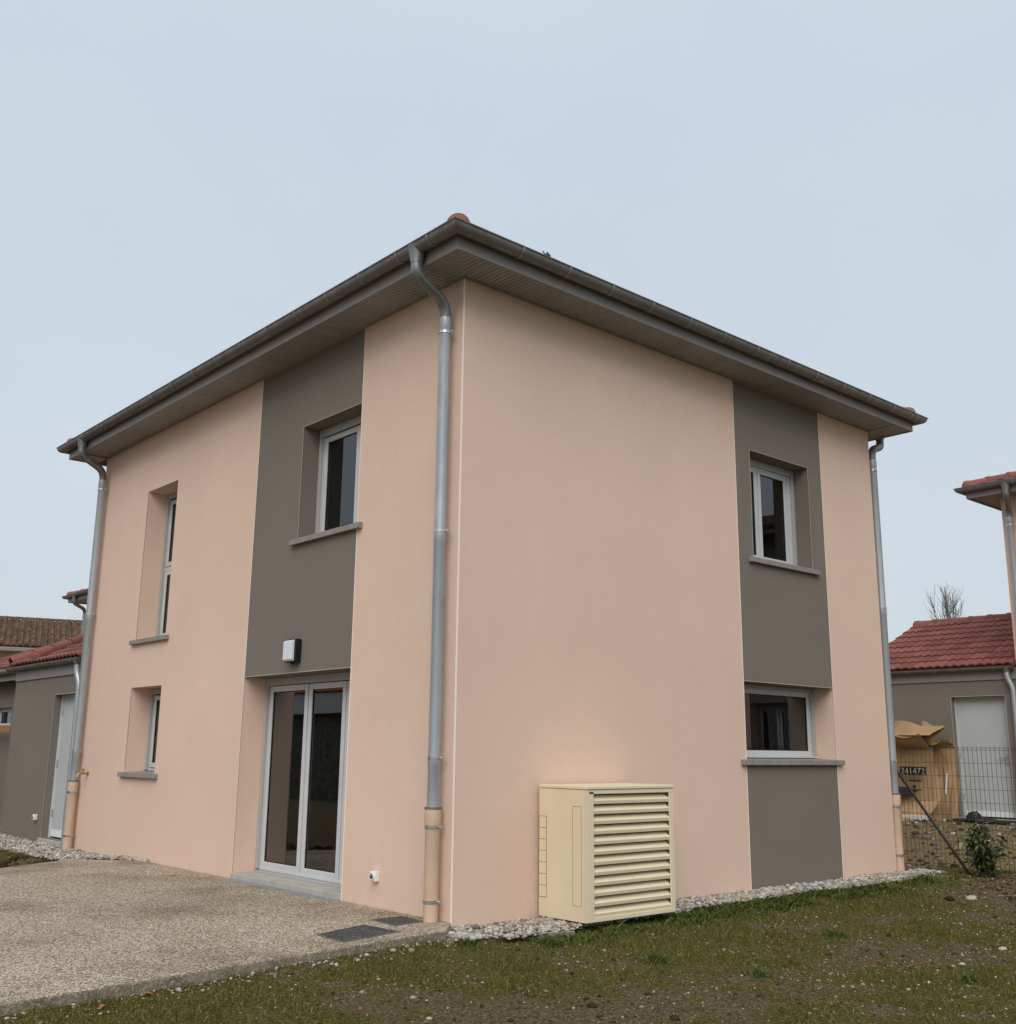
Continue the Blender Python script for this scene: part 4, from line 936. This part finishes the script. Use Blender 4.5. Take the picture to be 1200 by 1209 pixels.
c3 = empty('cardboard_scrap', (12.2, 2.78, .24)); tag(c3, 'crumpled cardboard scraps heaped at the foot of the numbered box', 'cardboard', 'discarded cardboard by the garage')
sheet('panel', 'card', -.42, .22, 0, .40, -.22, .10, .08, c3, seed=9, skew=-.22, wob=.05); sheet('panel', 'card', -.12, .36, .02, .56, .0, .16, -.05, c3, seed=10, skew=-.25, wob=.05)
sheet('panel', 'card', -.30, .02, .02, .62, -.10, .20, .05, c3, seed=15, skew=.16, wob=.04)
sheet('black_strip', 'black', -.2, .34, .46, .55, -.12, .05, .0, c3, seed=11, skew=-.1)
fo = empty('foam_tray', (12.05, 2.5, .26)); tag(fo, 'white polystyrene tray on the ground in front of the cardboard', 'foam tray')
q = MB(); q.prism([(-.08, 0), (.10, 0), (.12, .10), (.09, .10), (.075, .03), (-.055, .03), (-.07, .10), (-.10, .10)], -.21, .21, 'y'); q.build('tray', 'foam', fo, bevel=.006)
fo.rotation_euler = (0, 0, .12)
bl = empty('black_bags', (12.3, 1.45, .26)); tag(bl, 'heap of crumpled black plastic lying before the white garage door', 'plastic bags')
for (x_, y_, sx, sy, sz) in ((0, .05, .14, .26, .07), (.05, -.30, .16, .30, .05), (-.03, .15, .10, .12, .13), (.02, .42, .10, .16, .05), (.06, -.62, .14, .2, .06)):
    v, f = ico(3); d = 1 + .22 * np.array([float(vnoise(np.array(a[0] * 2.4 + sx * 90), np.array(a[1] * 2.4 + a[2] * 3))) - .5 for a in v]) * 2
    o = tri_mesh('plastic_fold', v * d[:, None] * np.array([sx, sy, sz]), f, 'black', False); o.parent = bl; o.location = (x_, y_, sz * .6)

# ------------------------------------------------------------------ left background
ng = empty('annexe', (.75, 11.46, -.02)); tag(ng, 'recessed grey wall with a small window beyond the left garage, cut by the picture edge', 'annexe')
a = wall_from_cells('L', [0, 2.55, 3.6, 7.0], [-.2, 1.72, 2.06, 2.62], lambda u, z: None if (2.55 < u < 3.6 and 1.72 < z < 2.06) else 'g'); a['g'].build('wall', 'grey', ng)
framed('L', 2.55, 3.6, 1.72, 2.06, .1, 'window', ng, [(2.6, 3.55, 1.74, 2.03)], guide=.03, head=.03, sw=.04)
MB().box(.31, 3.0, 0, 7.0, 2.5, 2.6).build('roof_slab', 'grey', ng)
MB().box(-.3, -.28, 0.0, 7.0, 2.50, 2.66).build('fascia', 'fascia', ng)
MB().tube([(-.37, .1, 2.66), (-.37, 7.0, 2.66)], .062, 12).build('gutter', 'gutter', ng, True)
rf = MB().add([(-.4, .1, 2.7), (-.4, 7, 2.7), (2.5, 7, 3.82), (2.5, .1, 3.82), (-.4, .1, 2.67), (-.4, 7, 2.67), (2.5, 7, 3.76), (2.5, .1, 3.76)], [(0, 1, 2, 3), (4, 5, 6, 7), (0, 1, 5, 4), (1, 2, 6, 5), (2, 3, 7, 6), (3, 0, 4, 7)]).build('roof', 'tilej', ng)
tl = MB(); course_slope(tl, (-.42, .1, 2.71), (-.42, 7, 2.71), (2.5, .1, 3.83), (2.5, 7, 3.83), 9, 34); stuff(tl.build('tile_courses', 'tilej', rf))
tag(MB().box(.50, .53, 13.15, 16.0, 1.58, 1.70).build('wood_plank', 'wood'), 'orange-brown wooden plank fixed across the recessed wall at far left', 'plank')
lf = empty('side_fence', (.15, 12.6, 0)); tag(lf, 'black fence post with wire mesh at the far left picture edge', 'fence')
MB().tube([(0, -.0, -.1), (0, -.0, 1.35)], .028, 8).build('post', 'blackmetal', lf, True); MB().tube([(-.0, .0, .95), (.0, .8, .55)], .016, 8).build('brace', 'blackmetal', lf, True)
wm = MB()
for k in range(30): wire((0, .02 + k * .055, 0), (0, .02 + k * .055, 1.5))
for k in range(10): wire((.004, .02, .05 + k * .155), (.004, 1.7, .05 + k * .155), .003)
stuff(wm.build('wire_mesh', 'wire', lf))

yb = empty('yellow_house', (8.2, 38.5, 0), math.radians(-17)); tag(yb, 'yellow house with old brown tiled roof beyond the left garage', 'house')
MB().box(-14, 14, 0, 7, -.2, 5.35).build('wall', 'yellow', yb)
MB().box(-14.4, 14.4, -.5, -.38, 5.05, 5.22).build('gutter', 'fascia', yb, bevel=.03); MB().box(-14.4, 14.4, -.38, 0, 5.24, 5.30).build('soffit', 'gutter', yb)
rf = MB().add([(-14.4, -.45, 5.28), (14.4, -.45, 5.28), (14.4, 3.5, 6.75), (-14.4, 3.5, 6.75), (14.4, 7.4, 5.28), (-14.4, 7.4, 5.28)], [(0, 1, 2, 3), (3, 2, 4, 5), (0, 3, 5), (1, 4, 2), (0, 5, 4, 1)]).build('roof', 'browntile', yb)
tl = MB()                                                          # round tiles, one small barrel each
for r_ in range(11):
    for c_ in range(124):
        x_ = -14.3 + c_ * .232; s_ = r_ / 11; y_ = -.5 + s_ * 4.0; z_ = 5.30 + s_ * 1.475; x_ += random.uniform(-.015, .015)
        y2, z2 = y_ + .40, z_ + .135; hh = .085
        tl.add([(x_, y_, z_), (x_ + .06, y_, z_ + hh), (x_ + .14, y_, z_ + hh), (x_ + .2, y_, z_), (x_ + .02, y2, z2), (x_ + .07, y2, z2 + .06), (x_ + .13, y2, z2 + .06), (x_ + .18, y2, z2)], [(0, 1, 5, 4), (1, 2, 6, 5), (2, 3, 7, 6), (0, 3, 2, 1)])
stuff(tl.build('roof_tiles', 'browntile', rf))
CAP2 = CAP.copy(); CAP2.materials.clear(); CAP2.materials.append(M['browntile'])
for c_ in range(70):
    o = link('ridge_cap', CAP2, rf); o.location = (-14.3 + c_ * .41, 3.52, 6.78); o.scale = (1, 1.2, 1.0)

# bare tree beyond the right-hand garage
tr = empty('bare_tree', (35, 12.9, 0)); tag(tr, 'leafless tree whose twigs rise above the red garage roof', 'tree')
tk = MB(); tw = MB(); rt = random.Random(5)
tk.tube([(0, 0, -.2), (.05, .02, 2), (.0, .05, 4), (.04, .0, 5.4), (0, 0, 7.9)], [.16, .13, .10, .07, .012], 8)
def branch(p, d, ln, r, lv):
    p = Vector(p); d = Vector(d).normalized(); pts = [p]
    for k in range(3):
        d = (d + Vector((rt.uniform(-.16, .16), rt.uniform(-.16, .16), rt.uniform(.0, .18)))).normalized(); pts.append(pts[-1] + d * ln / 3)
    tw.tube(pts, [r, r * .8, r * .6, r * .35], 4, False)
    if lv:
        for k in range(4):
            q = pts[rt.randint(1, 3)]; branch(q, d + Vector((rt.uniform(-.7, .7), rt.uniform(-.7, .7), rt.uniform(-.1, .5))), ln * rt.uniform(.45, .65), r * .55, lv - 1)
for k in range(15):
    z = rt.uniform(4.2, 7.0); a = rt.uniform(0, 6.283); branch((0, 0, z), (math.cos(a), math.sin(a), rt.uniform(1.6, 3.0)), (8.1 - z) * rt.uniform(.45, .62), .02, 2)
tk.build('trunk', 'bark', tr, True); tw.build('branches', 'bark', tr)

# what the patio glass mirrors: a field-stone wall and a low house across the garden
gw = empty('stone_wall', (-12.5, 20, 0)); tag(gw, 'low field-stone garden wall mirrored in the patio door glass', 'wall')
MB().box(-.25, .25, -9, 9, -.2, 1.55).build('masonry', 'stone', gw)
ob = empty('opposite_house', (-17, 21, 0)); tag(ob, 'low white house with orange roof mirrored in the patio door glass', 'house')
MB().box(-5, 0, -13, 13, -.2, 2.75).build('wall', 'stone', ob); MB().box(.02, .45, -13.4, 13.4, 2.75, 3.55).build('eaves_band', 'white', ob)
rf = MB().add([(.5, -13.5, 3.55), (.5, 13.5, 3.55), (-4.5, 13.5, 6.4), (-4.5, -13.5, 6.4), (-9.5, 13.5, 3.55), (-9.5, -13.5, 3.55)], [(0, 1, 2, 3), (3, 2, 4, 5), (0, 3, 5), (1, 4, 2), (0, 5, 4, 1)]).build('roof', 'orangetile', ob)
tl = MB(); course_slope(tl, (.55, -13.5, 3.56), (.55, 13.5, 3.56), (-4.5, -13.5, 6.42), (-4.5, 13.5, 6.42), 15, 80, .05, .04); stuff(tl.build('tile_courses', 'orangetile', rf))
for (x_, y_, lab) in ((-3.05, -.80, 'curled orange fallen leaf beside the terrace kerb, the one nearer the picture edge'), (-2.75, -.68, 'orange fallen leaf beside the terrace kerb, the one nearer the house')):
    lf_ = tri_mesh('fallen_leaf', np.array([[-.03, 0, 0], [0, .02, .012], [0, -.02, .014], [.035, .004, .004], [0, 0, .002]]), np.array([[0, 4, 1], [0, 2, 4], [1, 4, 3], [4, 2, 3]]), 'deadleaf'); lf_.location = (x_, y_, float(lawn_z(np.array(x_), np.array(y_))) + .012); lf_.rotation_euler = (.1, .2, x_ * 7); tag(lf_, lab, 'leaf', 'fallen leaves by the kerb')

# ------------------------------------------------------------------ render settings
S.render.engine = 'CYCLES'; S.render.resolution_x = 1016; S.render.resolution_y = 1024
S.cycles.max_bounces = 8; S.cycles.transparent_max_bounces = 12
